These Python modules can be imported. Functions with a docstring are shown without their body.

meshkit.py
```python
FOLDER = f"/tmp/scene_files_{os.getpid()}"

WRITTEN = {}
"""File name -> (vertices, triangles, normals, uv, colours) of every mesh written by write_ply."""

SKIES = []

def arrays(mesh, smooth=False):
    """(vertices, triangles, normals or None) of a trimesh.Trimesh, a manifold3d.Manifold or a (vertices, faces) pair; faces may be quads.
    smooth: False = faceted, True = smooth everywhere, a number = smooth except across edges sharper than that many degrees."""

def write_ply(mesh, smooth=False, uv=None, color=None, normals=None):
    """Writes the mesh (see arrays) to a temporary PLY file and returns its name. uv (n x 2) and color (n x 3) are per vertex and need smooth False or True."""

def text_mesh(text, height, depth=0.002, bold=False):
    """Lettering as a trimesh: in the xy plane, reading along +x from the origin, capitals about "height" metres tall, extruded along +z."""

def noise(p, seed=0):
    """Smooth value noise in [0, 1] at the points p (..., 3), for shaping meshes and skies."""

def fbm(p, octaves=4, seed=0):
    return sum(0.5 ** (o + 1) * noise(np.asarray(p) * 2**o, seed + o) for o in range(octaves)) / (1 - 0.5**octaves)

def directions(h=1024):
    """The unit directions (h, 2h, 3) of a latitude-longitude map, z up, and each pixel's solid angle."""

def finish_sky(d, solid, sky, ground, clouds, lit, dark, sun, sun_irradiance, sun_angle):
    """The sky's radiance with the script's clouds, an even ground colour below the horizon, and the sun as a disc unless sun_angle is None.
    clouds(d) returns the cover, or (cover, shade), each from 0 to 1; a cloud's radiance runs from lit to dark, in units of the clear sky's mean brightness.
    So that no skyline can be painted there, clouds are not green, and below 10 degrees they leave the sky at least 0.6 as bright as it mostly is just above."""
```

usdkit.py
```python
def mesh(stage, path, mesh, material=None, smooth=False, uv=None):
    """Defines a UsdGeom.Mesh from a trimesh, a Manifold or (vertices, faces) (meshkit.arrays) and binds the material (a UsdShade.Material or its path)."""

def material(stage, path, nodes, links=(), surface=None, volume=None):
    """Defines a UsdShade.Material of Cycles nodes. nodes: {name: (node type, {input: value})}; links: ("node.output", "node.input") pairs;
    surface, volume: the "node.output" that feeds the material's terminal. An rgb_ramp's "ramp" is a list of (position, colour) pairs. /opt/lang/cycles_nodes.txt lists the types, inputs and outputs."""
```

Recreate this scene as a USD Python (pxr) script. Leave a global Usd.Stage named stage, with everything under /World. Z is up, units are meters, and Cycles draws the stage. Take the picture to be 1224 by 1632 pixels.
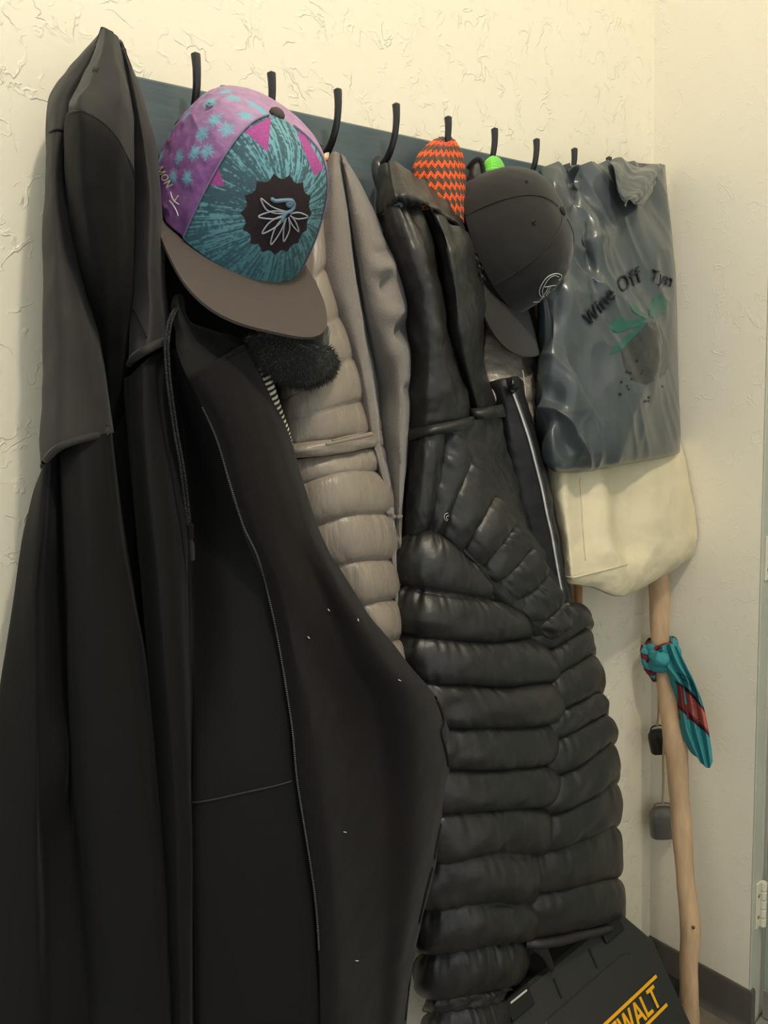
import math, random
import numpy as np, trimesh, usdkit, meshkit
import shapely, shapely.geometry as sg
from scipy.interpolate import Akima1DInterpolator, PchipInterpolator, LinearNDInterpolator
from pxr import Usd, UsdGeom, UsdLux, UsdShade, Gf, Sdf, Vt

stage = Usd.Stage.CreateInMemory()
UsdGeom.SetStageUpAxis(stage, 'Z'); UsdGeom.SetStageMetersPerUnit(stage, 1.0)
UsdGeom.Xform.Define(stage, '/World'); UsdGeom.Scope.Define(stage, '/World/Looks')
rng = np.random.default_rng(7)

# ---------------------------------------------------------------- camera, light, exposure
F, YAW, PIT, ROLL = 1259.4, 0.6964, 0.158, -0.0493
EYE = np.array([0.0, -0.96, 1.4686])
_c, _s = math.cos, math.sin
FW = np.array([_s(YAW)*_c(PIT), _c(YAW)*_c(PIT), -_s(PIT)])
_r = np.array([_c(YAW), -_s(YAW), 0.0]); _u = np.cross(_r, FW)
RT = _r*_c(ROLL) + _u*_s(ROLL); UP = _u*_c(ROLL) - _r*_s(ROLL)
cam = UsdGeom.Camera.Define(stage, '/World/camera')
m = Gf.Matrix4d(); m.SetIdentity()
for i, v in enumerate((RT, UP, -FW, EYE)):
    m.SetRow(i, Gf.Vec4d(*[float(t) for t in v], 1.0 if i == 3 else 0.0))
cam.AddTransformOp().Set(m)
cam.CreateHorizontalApertureAttr(36.0); cam.CreateVerticalApertureAttr(48.0)
cam.CreateFocalLengthAttr(36.0*F/1224.0)
cam.CreateClippingRangeAttr(Gf.Vec2f(0.05, 50)); cam.CreateExposureAttr(0.0)

dome = UsdLux.DomeLight.Define(stage, '/World/room_fill')        # the rest of the house, dim and a little cool
dome.CreateIntensityAttr(0.28); dome.CreateColorAttr(Gf.Vec3f(0.95, 1.0, 0.98))
LAMP = (0.45, -1.55, 3.30)
lamp = UsdLux.SphereLight.Define(stage, '/World/hall_lamp')      # the hall's ceiling bulb, above and behind the photographer
lamp.AddTranslateOp().Set(Gf.Vec3d(*LAMP)); lamp.CreateRadiusAttr(0.05)
lamp.CreateIntensityAttr(900.0); lamp.CreateColorAttr(Gf.Vec3f(1.0, 0.92, 0.78))

CX = 1.590          # the corner: wall_back is the plane y = 0, wall_right the plane x = CX
YJ = -0.2444        # where wall_right ends at the door

# ---------------------------------------------------------------- helpers
def ray(px, py):
    return FW + (px-612.0)/F*RT - (py-816.0)/F*UP
def P(px, py, w):                       # the point seen at a pixel, w metres in front of the coat wall
    d = ray(px, py); return EYE + d*((-w-EYE[1])/d[1])
def V(px, py, x):                       # ... at a given x
    d = ray(px, py); return EYE + d*((x-EYE[0])/d[0])
def Zp(px, py, z):
    d = ray(px, py); return EYE + d*((z-EYE[2])/d[2])
def pix(p):
    q = np.asarray(p, float)-EYE; z = q@FW
    return np.stack([612+F*(q@RT)/z, 816-F*(q@UP)/z], -1)

def lin(r, g, b):                       # sRGB 0-255 to linear
    return tuple(((c/255.0)/12.92 if c <= 10.3 else ((c/255.0+0.055)/1.055)**2.4) for c in (r, g, b))

_names = {}
def unique(parent, name):
    k = parent+'/'+name; n = _names.get(k, 0); _names[k] = n+1
    return k if n == 0 else f'{k}_{n:03d}'
def keys(prim, label=None, cat=None, group=None, kind=None):
    for k, v in (('label', label), ('category', cat), ('group', group), ('kind', kind)):
        if v: prim.SetCustomDataByKey(k, v)
    return prim
def thing(name, label, cat, loc=(0, 0, 0), group=None):
    x = UsdGeom.Xform.Define(stage, unique('/World', name)); x.AddTranslateOp().Set(Gf.Vec3d(*map(float, loc)))
    keys(x.GetPrim(), label, cat, group); x.GetPrim().SetMetadata('comment', '')
    return x.GetPrim()
def loc_of(prim):
    t = np.zeros(3); p = prim
    while p and str(p.GetPath()) not in ('/World', '/'):
        a = p.GetAttribute('xformOp:translate')
        if a and a.HasValue(): t = t + np.array(a.Get())
        p = p.GetParent()
    return t
def obj(name, mesh, mat, parent=None, smooth=35, col=None, label=None, cat=None, group=None, kind=None):
    path = unique(str(parent.GetPath()) if parent is not None else '/World', name)
    v, f = (np.array(mesh.vertices), np.array(mesh.faces)) if hasattr(mesh, 'vertices') else (np.array(mesh[0]), np.array(mesh[1]))
    if parent is not None: v = v - loc_of(parent)
    if col is not None: smooth = True
    g = usdkit.mesh(stage, path, (v, f), mat, smooth=smooth)
    if col is not None:
        UsdGeom.PrimvarsAPI(g).CreatePrimvar('col', Sdf.ValueTypeNames.Color3fArray, 'vertex').Set(Vt.Vec3fArray.FromNumpy(np.asarray(col, np.float32)))
    return keys(g.GetPrim(), label, cat, group, kind)

def cat_(*ms): return trimesh.util.concatenate([trimesh.Trimesh(np.asarray(a.vertices), np.asarray(a.faces), process=False) for a in ms])
def box(lo, hi, bevel=0.0):
    lo, hi = np.array(lo, float), np.array(hi, float)
    lo, hi = np.minimum(lo, hi), np.maximum(lo, hi)
    if bevel <= 0:
        b = trimesh.creation.box(hi-lo); b.apply_translation((lo+hi)/2); return b
    pts = []
    for sx in (0, 1):
        for sy in (0, 1):
            for sz in (0, 1):
                c = np.where([sx, sy, sz], hi-bevel, lo+bevel)
                for d in (((1 if sx else -1), 0, 0), (0, (1 if sy else -1), 0), (0, 0, (1 if sz else -1))):
                    pts.append(c+np.array(d)*bevel)
                pts.append(c+np.array([(1 if sx else -1), (1 if sy else -1), (1 if sz else -1)])*bevel*0.577)
    return trimesh.convex.convex_hull(np.array(pts))
def frame_box(o, ex, ey, ez, lo, hi, bevel=0.0):      # a box in a frame (o; ex, ey, ez)
    b = box(lo, hi, bevel); M = np.stack([ex, ey, ez], 0)
    return trimesh.Trimesh(o + np.asarray(b.vertices)@M, b.faces, process=False)

def curve(pts, n, closed=False):
    pts = np.asarray(pts, float)
    if closed: pts = np.vstack([pts[-2:], pts, pts[:3]])
    t = np.r_[0, np.cumsum(np.maximum(np.linalg.norm(np.diff(pts, axis=0), axis=1), 1e-6))]
    if len(pts) < 3:
        s = np.linspace(0, t[-1], n); return np.stack([np.interp(s, t, pts[:, k]) for k in range(pts.shape[1])], 1)
    f = Akima1DInterpolator(t, pts, method='makima') if len(pts) > 3 else PchipInterpolator(t, pts)
    if closed: return f(np.linspace(t[2], t[-3], n, endpoint=False))
    return f(np.linspace(0, t[-1], n))
def tube(pts, rad, seg=10, n=None, cap=True, flat=None, closed=False):
    """A round (or, with flat = (normal hint, ratio), flattened) tube along points; rad: a number or one per point."""
    pts = np.asarray(pts, float); rad = np.atleast_1d(np.asarray(rad, float))
    rad = np.interp(np.linspace(0, 1, len(pts)), np.linspace(0, 1, len(rad)), rad)
    if n:
        t = np.r_[0, np.cumsum(np.linalg.norm(np.diff(pts, axis=0), axis=1))]
        if closed: pts = curve(pts, n, True); rad = np.full(n, rad[0])
        else:
            rad = np.interp(np.linspace(0, t[-1], n), t, rad); pts = curve(pts, n)
    N = len(pts)
    T = np.roll(pts, -1, 0)-np.roll(pts, 1, 0) if closed else np.gradient(pts, axis=0)
    T /= np.maximum(np.linalg.norm(T, axis=1, keepdims=True), 1e-9)
    a = np.array(flat[0], float) if flat else np.array([0.3, 0.2, 1.0]) if abs(T[0][2]) < 0.8 else np.array([1.0, 0.3, 0.1])
    rings = []
    ang = np.linspace(0, 2*np.pi, seg, endpoint=False)
    for i in range(N):
        b = np.cross(T[i], a); b /= max(np.linalg.norm(b), 1e-9); c = np.cross(b, T[i])
        if not flat: a = c
        k = flat[1] if flat else 1.0
        rings.append(pts[i]+rad[i]*(np.cos(ang)[:, None]*b + k*np.sin(ang)[:, None]*c))
    v = np.vstack(rings); f = []
    M = N if closed else N-1
    i, j = np.meshgrid(np.arange(M), np.arange(seg), indexing='ij'); i, j = i.ravel(), j.ravel()
    i2 = (i+1) % N; j2 = (j+1) % seg
    f = np.vstack([np.stack([i*seg+j, i*seg+j2, i2*seg+j2], 1), np.stack([i*seg+j, i2*seg+j2, i2*seg+j], 1)])
    if cap and not closed:
        # rounded ends
        e0, e1 = pts[0]-T[0]*rad[0]*0.6*(flat[1] if flat else 1), pts[-1]+T[-1]*rad[-1]*0.6*(flat[1] if flat else 1)
        v = np.vstack([v, e0, e1]); k = np.arange(seg)
        f = np.vstack([f, np.stack([np.full(seg, N*seg), (k+1) % seg, k], 1), np.stack([np.full(seg, N*seg+1), (N-1)*seg+k, (N-1)*seg+(k+1) % seg], 1)])
    t = trimesh.Trimesh(v, f, process=False)
    if t.volume < 0: t.invert()
    return t
def lathe(prof, o, axis, seg=24):
    """prof: (radius, height) pairs, along axis from o."""
    z = np.array(axis, float); z /= np.linalg.norm(z)
    x = np.cross(z, [0.31, 0.9, 0.2]); x /= np.linalg.norm(x); y = np.cross(z, x)
    a = np.linspace(0, 2*np.pi, seg, endpoint=False); prof = np.array(prof, float)
    v = np.vstack([o + h*z + r*(np.cos(a)[:, None]*x+np.sin(a)[:, None]*y) for r, h in prof])
    n = len(prof); i, j = np.meshgrid(np.arange(n-1), np.arange(seg), indexing='ij'); i, j = i.ravel(), j.ravel(); j2 = (j+1) % seg
    f = np.vstack([np.stack([i*seg+j, i*seg+j2, (i+1)*seg+j2], 1), np.stack([i*seg+j, (i+1)*seg+j2, (i+1)*seg+j], 1)])
    return trimesh.Trimesh(v, f, process=False)

def grid_interp(ctrl, nr, nc):
    """ctrl (R, C, 3) to a dense (nr, nc, 3) grid."""
    def along(a, n):
        k = len(a); s = np.linspace(0, k-1, n)
        if k == 2: return a[0]*(1-s.reshape(-1, *[1]*(a.ndim-1)))+a[1]*s.reshape(-1, *[1]*(a.ndim-1))
        f = PchipInterpolator(np.arange(k), a) if k == 3 else Akima1DInterpolator(np.arange(k), a, method='makima')
        return f(s)
    g = along(np.asarray(ctrl, float), nr)
    return along(g.transpose(1, 0, 2), nc).transpose(1, 0, 2)
def grid_normals(g):
    du = np.gradient(g, axis=1); dv = np.gradient(g, axis=0)
    n = np.cross(du, dv); n /= np.maximum(np.linalg.norm(n, axis=2, keepdims=True), 1e-12)
    if ((EYE-g)*n).sum() < 0: n = -n
    return n
def shell(g, thick, out=None):
    """A dense grid (front side) made into cloth of a given thickness."""
    R, C, _ = g.shape; n = grid_normals(g)
    if out is not None and ((g-out)*n).sum() < 0: n = -n
    front, back = g.reshape(-1, 3), (g-n*thick).reshape(-1, 3)
    i, j = np.meshgrid(np.arange(R-1), np.arange(C-1), indexing='ij'); a = (i*C+j).ravel()
    q = np.vstack([np.stack([a, a+1, a+C+1], 1), np.stack([a, a+C+1, a+C], 1)])
    fn = np.cross(front[q[:, 1]]-front[q[:, 0]], front[q[:, 2]]-front[q[:, 0]])
    if (fn*n.reshape(-1, 3)[q[:, 0]]).sum() < 0: q = q[:, ::-1]
    N = R*C
    rim = np.r_[np.arange(C), np.arange(1, R)*C+C-1, (R-1)*C+np.arange(C-2, -1, -1), np.arange(R-2, 0, -1)*C]
    r2 = np.roll(rim, -1)
    side = np.vstack([np.stack([rim, r2, r2+N], 1), np.stack([rim, r2+N, rim+N], 1)])
    m = trimesh.Trimesh(np.vstack([front, back]), np.vstack([q, q[:, ::-1]+N, side]), process=False)
    # side orientation: make consistent with the front
    e = {(int(x), int(y)) for t in q for x, y in ((t[0], t[1]), (t[1], t[2]), (t[2], t[0]))} if False else None
    a0, b0 = int(rim[0]), int(r2[0])
    has = ((q == a0).any(1) & (q == b0).any(1)).nonzero()[0]
    t = q[has[0]]; k = list(t).index(a0)
    if t[(k+1) % 3] == b0:
        m.faces[2*len(q):] = m.faces[2*len(q):][:, ::-1]
    return m
def px_grid(rows):                     # rows of (px, py, w) to points
    def q(px, py, w):                  # nothing reaches into the right wall
        p = P(px, py, w); return p if p[0] < CX-0.006 else V(px, py, CX-0.006)
    return np.array([[q(*p) for p in r] for r in rows])
def cloth(rows, nr=80, nc=80, thick=0.003, rough=0.0, rscale=30, seed=0, stretch=(1, 1, 1), folds=None):
    g = grid_interp(px_grid(rows), nr, nc)
    n = grid_normals(g)
    d = np.zeros(g.shape[:2])
    if rough: d = d + rough*2*(meshkit.fbm(g*rscale*np.array(stretch), 3, seed)-0.5)
    if folds is not None:
        u, v = np.meshgrid(np.linspace(0, 1, nc), np.linspace(0, 1, nr)); d = d + folds(u, v, g)
    g = g + n*d[..., None]
    return shell(g, thick), g
def puffer(seams, nc=90, sub=10, bulge=0.35, thick=0.004, seed=0, pucker=0.004, maxb=0.03, lines=None, power=0.5, wr=0.35):
    """Quilting: seams are rows of (px, py, w); between each two the cloth puffs out, gathered along the stitches."""
    S = [grid_interp(px_grid([s, s]), 2, nc)[0] for s in seams]
    rows = []
    for k in range(len(S)-1):
        h = np.linalg.norm(S[k+1]-S[k], axis=1)
        for t in np.linspace(0, 1, sub, endpoint=False): rows.append((S[k]*(1-t)+S[k+1]*t, h, t, k))
    rows.append((S[-1], h, 1.0, len(S)-2))
    g = np.array([r[0] for r in rows]); n = grid_normals(g)
    # smooth the base normals
    for _ in range(6): n[1:-1] = (n[:-2]+n[1:-1]*2+n[2:])/4
    n /= np.linalg.norm(n, axis=2, keepdims=True)
    u = np.linspace(0, 1, nc)
    L = np.linalg.norm(np.diff(S[0], axis=0), axis=1).sum()
    for i, (p, h, t, k) in enumerate(rows):
        prof = (4*t*(1-t))**power*(0.85+0.3*t)
        b = np.minimum(bulge*h, maxb)
        var = 0.55+0.9*meshkit.noise(np.stack([u*L*14, np.full(nc, k*7.3), np.full(nc, seed*1.7)], 1), seed)
        q = b*prof*var
        # gathers: run across the channel from the stitching, fading towards the middle
        e0, e1 = math.exp(-t/0.22), math.exp(-(1-t)/0.16)
        skew = t*h*0.5
        q0 = meshkit.noise(np.stack([u*L*95+skew*20, np.full(nc, k*3.1), np.full(nc, t*1.2)], 1), seed+11)-0.5
        q1 = meshkit.noise(np.stack([u*L*80-skew*20, np.full(nc, (k+1)*3.1+.5), np.full(nc, t*1.2)], 1), seed+12)-0.5
        big = meshkit.noise(np.stack([u*L*26+t*1.3, np.full(nc, k*5.7+t*2.2), np.full(nc, 0.3)], 1), seed+21)-0.5
        on = min(1.0, 5*t*(1-t)+0.15)
        q = q + pucker*(q0*e0*1.6+q1*e1*1.2)*on*2 + wr*pucker*4*big*prof
        g[i] = g[i] + n[i]*q[:, None]
    return shell(g, thick), g
class Surface:
    """Finds the distance from the wall of a built grid at a pixel, to lay print and trims on it."""
    def __init__(self, g, centre=None):
        v = g.reshape(-1, 3)
        if centre is not None: v = v[((EYE-v)*(v-centre)).sum(1) > 0.002]
        self.f = LinearNDInterpolator(pix(v), -v[:, 1])
    def w(self, px, py):
        return float(np.nan_to_num(self.f(px, py), nan=0.1))
    def at(self, px, py, lift=0.001):
        return P(px, py, self.w(px, py)+lift)
    def path(self, pts, lift=0.001, n=None):
        pts = np.asarray(pts, float)
        if n: pts = curve(pts, n)
        return np.array([self.at(x, y, lift) for x, y in pts])
def lay(mesh2d, surf, to_px, lift=0.0008, depth=0.0012):
    """Lays flat lettering (a mesh in xy) on a surface: to_px maps its xy to pixels."""
    m = mesh2d.copy()
    z = np.asarray(m.vertices)[:, 2]; top = z > z.mean()
    q = np.array([to_px(x, y) for x, y in np.asarray(m.vertices)[:, :2]])
    w = np.nan_to_num(surf.f(q[:, 0], q[:, 1]), nan=np.nanmedian(surf.f(q[:, 0], q[:, 1])))
    v = np.array([P(a, b, c) for (a, b), c in zip(q, np.where(top, w+lift, w+lift-depth))])
    return trimesh.Trimesh(v, m.faces, process=False)

# ---------------------------------------------------------------- materials
def mat(name, base, rough=0.8, bump=None, sheen=0.0, spec=0.3, var=None, col=False, coat=0.0, metal=0.0, aniso=None, extra=None):
    """bump: list of (scale, strength m, kind, stretch); var: (scale, amount) tone variation of the thing's own dye or grain."""
    nodes = {'p': ('principled_bsdf', {'base_color': tuple(base), 'roughness': rough, 'specular_ior_level': spec, 'sheen_weight': sheen, 'sheen_roughness': 0.4, 'metallic': metal, 'coat_weight': coat, 'coat_roughness': 0.15}),
             'tc': ('geometry', {})}
    links = []
    if col:
        nodes['a'] = ('attribute', {'attribute': 'col'}); src = 'a.color'
    else: src = None
    if var:
        st = var[2] if len(var) > 2 else (1, 1, 1)
        nodes['vm'] = ('mapping', {'scale': tuple(float(k) for k in st)}); links.append(('tc.position', 'vm.vector'))
        nodes['vn'] = ('noise_texture', {'scale': float(var[0]), 'detail': 5.0, 'roughness': 0.6}); links.append(('vm.vector', 'vn.vector'))
        nodes['vr'] = ('map_range', {'from_min': 0.25, 'from_max': 0.75, 'to_min': 1.0-var[1], 'to_max': 1.0+var[1]}); links.append(('vn.fac', 'vr.value'))
        nodes['vx'] = ('vector_math', {'math_type': 'scale', 'vector1': tuple(base)}); links.append(('vr.result', 'vx.scale'))
        if src: links.append((src, 'vx.vector1'))
        src = 'vx.vector'
    if src: links.append((src, 'p.base_color'))
    prev = None
    for k, b in enumerate(bump or []):
        sc, st, kind = b[:3]; stretch = b[3] if len(b) > 3 else (1, 1, 1)
        nodes[f'm{k}'] = ('mapping', {'scale': tuple(float(x) for x in stretch)}); links.append(('tc.position', f'm{k}.vector'))
        if kind == 'noise': nodes[f'b{k}'] = ('noise_texture', {'scale': float(sc), 'detail': 3.0, 'roughness': 0.6}); out = f'b{k}.fac'
        elif kind == 'voronoi': nodes[f'b{k}'] = ('voronoi_texture', {'scale': float(sc)}); out = f'b{k}.distance'
        elif kind == 'wave': nodes[f'b{k}'] = ('wave_texture', {'scale': float(sc), 'distortion': 0.6}); out = f'b{k}.fac'
        links.append((f'm{k}.vector', f'b{k}.vector'))
        nodes[f'u{k}'] = ('bump', {'strength': 1.0, 'distance': float(st)}); links.append((out, f'u{k}.height'))
        if prev: links.append((prev, f'u{k}.normal'))
        prev = f'u{k}.normal'
    if prev: links.append((prev, 'p.normal'))
    return usdkit.material(stage, '/World/Looks/'+name, nodes, links, surface='p.BSDF')

M = {}
# knock-down plaster: warm cream paint over trowelled ridges
def plaster(name, base, strength):
    n = {'g': ('geometry', {}), 'p': ('principled_bsdf', {'base_color': base, 'roughness': 0.55, 'specular_ior_level': 0.3}),
         'wn': ('noise_texture', {'scale': 14.0, 'detail': 3.0}), 'ws': ('vector_math', {'math_type': 'scale', 'scale': 0.09}), 'wa': ('vector_math', {'math_type': 'add'}),
         'a': ('noise_texture', {'scale': 34.0, 'detail': 2.5, 'roughness': 0.5, 'distortion': 0.5}),
         'am': ('map_range', {'from_min': 0.47, 'from_max': 0.53, 'to_min': 0.0, 'to_max': 1.0, 'clamp': True}),
         'as': ('math', {'math_type': 'subtract', 'value2': 0.5}), 'aa': ('math', {'math_type': 'absolute'}),
         'ar': ('map_range', {'from_min': 0.0, 'from_max': 0.035, 'to_min': 1.0, 'to_max': 0.0, 'clamp': True}),
         'c': ('noise_texture', {'scale': 24.0, 'detail': 2.0}), 'cm': ('map_range', {'from_min': 0.46, 'from_max': 0.62, 'to_min': 0.0, 'to_max': 1.0, 'clamp': True}),
         'mu': ('math', {'math_type': 'multiply'}), 'f': ('noise_texture', {'scale': 90.0, 'detail': 3.0}),
         'fs': ('math', {'math_type': 'multiply', 'value2': 0.22}), 'ad': ('math', {'math_type': 'add'}),
         'b': ('bump', {'strength': 1.0, 'distance': strength})}
    l = [('g.position', 'wn.vector'), ('wn.color', 'ws.vector1'), ('g.position', 'wa.vector1'), ('ws.vector', 'wa.vector2'), ('wa.vector', 'a.vector'),
         ('a.fac', 'as.value1'), ('as.value', 'aa.value1'), ('aa.value', 'ar.value'), ('g.position', 'c.vector'), ('c.fac', 'cm.value'),
         ('ar.result', 'mu.value1'), ('cm.result', 'mu.value2'), ('g.position', 'f.vector'), ('f.fac', 'fs.value1'), ('mu.value', 'ad.value1'), ('fs.value', 'ad.value2'),
         ('ad.value', 'b.height'), ('b.normal', 'p.normal')]
    return usdkit.material(stage, '/World/Looks/'+name, n, l, surface='p.BSDF')
M['plaster'] = plaster('plaster', (0.745, 0.695, 0.56), 0.0009)
M['plaster_right'] = plaster('plaster_smooth', (0.80, 0.745, 0.615), 0.0004)  # same cream paint, base raised to brighten this wall where the lamp is weak
M['rubber'] = mat('rubber_base', (0.105, 0.095, 0.082), 0.5, var=(9, 0.2))
M['floor'] = mat('floor_vinyl', (0.15, 0.13, 0.105), 0.45, var=(22, 0.35), bump=[(40, 0.0005, 'noise')])
M['ceiling'] = mat('ceiling_paint', (0.72, 0.69, 0.60), 0.8, bump=[(60, 0.001, 'noise')])
M['door'] = mat('door_paint', (0.30, 0.36, 0.31), 0.4, var=(6, 0.06))
M['jamb'] = mat('jamb_paint', (0.50, 0.50, 0.41), 0.4, var=(8, 0.06))
M['hinge'] = mat('hinge_paint', (0.68, 0.64, 0.50), 0.4, bump=[(300, 0.0003, 'noise')])
M['screw'] = mat('screw_steel', (0.18, 0.17, 0.15), 0.4, metal=0.7)
M['kick'] = mat('threshold_metal', (0.36, 0.37, 0.33), 0.35, metal=0.5, var=(20, 0.15))
M['board'] = mat('board_teal', (0.055, 0.083, 0.095), 0.38, spec=0.5, var=(30, 0.22, (0.12, 1, 1)), bump=[(60, 0.0008, 'noise', (0.06, 1, 1))])
M['hook'] = mat('hook_iron', (0.012, 0.012, 0.013), 0.28, spec=0.6, bump=[(160, 0.0002, 'noise')])

# ---------------------------------------------------------------- the setting
def struct(name, mesh, m, label=None, smooth=30):
    return obj(name, mesh, m, smooth=smooth, label=label, kind='structure')
struct('wall_back', box((-1.6, 0.0, 0), (CX+0.12, 0.12, 3.5)), M['plaster'], 'cream textured plaster wall behind the coats')
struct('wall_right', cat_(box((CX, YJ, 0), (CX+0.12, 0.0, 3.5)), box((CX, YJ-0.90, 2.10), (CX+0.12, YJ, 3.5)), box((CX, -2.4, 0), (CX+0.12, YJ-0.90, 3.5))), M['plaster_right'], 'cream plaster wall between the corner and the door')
struct('floor', box((-1.6, -2.4, -0.05), (CX+0.6, 0.12, 0.0)), M['floor'], 'mottled brown vinyl floor')
struct('ceiling', box((-1.6, -2.4, 3.5), (CX+0.6, 0.12, 3.55)), M['ceiling'], 'pale painted ceiling')
def cove(a, b, nrm):
    a, b, nrm = map(lambda t: np.array(t, float), (a, b, nrm)); d = b-a; L = np.linalg.norm(d); d /= L
    prof = sg.Polygon([(0.0, 0.0), (0.016, 0.0), (0.012, 0.006), (0.006, 0.02), (0.006, 0.094), (0.0035, 0.10), (0.0, 0.10)])
    m = trimesh.creation.extrude_polygon(prof, L, engine='earcut'); v = np.asarray(m.vertices)
    t = trimesh.Trimesh(a+v[:, :1]*nrm+v[:, 1:2]*np.array([0, 0, 1.0])+v[:, 2:]*d, m.faces, process=False)
    if t.volume < 0: t.invert()
    return t
struct('baseboard_back', cove((-1.6, 0, 0), (CX, 0, 0), (0, -1, 0)), M['rubber'], 'dark rubber cove base along the coat wall')
struct('baseboard_right', cat_(cove((CX, 0, 0), (CX, YJ-0.004, 0), (-1, 0, 0)), cove((CX-0.006, YJ-0.004, 0), (CX+0.012, YJ-0.004, 0), (0, -1, 0))), M['rubber'], 'dark rubber cove base under the right wall')
struct('trim_1', cat_(box((CX, YJ-0.004, 0.0), (CX+0.04, YJ, 2.1), 0.001), box((CX, YJ-0.90, 2.065), (CX+0.04, YJ-0.004, 2.10), 0.001), box((CX, YJ-0.90, 0.0), (CX+0.04, YJ-0.872, 2.065), 0.001)), M['jamb'], 'grey-green painted door jamb at the end of the right wall')
DX = CX+0.043
dr = thing('door_1', None, None, (DX, YJ-0.01, 0)); keys(dr, 'pale grey-green painted door at the right edge', None, None, 'structure')
obj('door_leaf', box((DX, YJ-0.86, 0.012), (DX+0.04, YJ-0.012, 2.04), 0.003), M['door'], dr)
obj('kick_plate', box((DX-0.003, YJ-0.85, 0.015), (DX, YJ-0.014, 0.085), 0.001), M['kick'], dr, label='metal kick plate at the foot of the door')
for py0, py1 in ((1402, 1474), (852, 922)):
    z1, z0 = V(1207 if py0 > 1000 else 1219, py0, CX+0.03)[2], V(1207 if py0 > 1000 else 1219, py1, CX+0.03)[2]
    yb = YJ-0.010
    hg = obj('hinge', cat_(box((CX+0.012, yb+0.002, z0), (CX+0.036, YJ-0.004, z1), 0.001)), M['hinge'], dr)
    kn = 5
    for k in range(kn):
        a, b = z0+(z1-z0)*k/kn+0.001, z0+(z1-z0)*(k+1)/kn-0.001
        obj('knuckle', lathe([(0, a), (0.0062, a), (0.007, a+.001), (0.007, b-.001), (0.0062, b), (0, b)], np.array([CX+0.034, yb-0.002, 0]), (0, 0, 1), 16), M['hinge'], hg)
    for k in (0.25, 0.72):
        obj('screw', lathe([(0, 0), (0.004, 0), (0.0035, 0.001), (0, 0.0012)], np.array([CX+0.02, yb+0.002, z0+(z1-z0)*k]), (0, -1, 0), 12), M['screw'], hg)
th = obj('threshold', box((CX-0.002, YJ-0.87, 0.0), (CX+0.12, YJ-0.008, 0.012), 0.003), M['kick'], label='metal threshold under the door', kind='structure')

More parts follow.
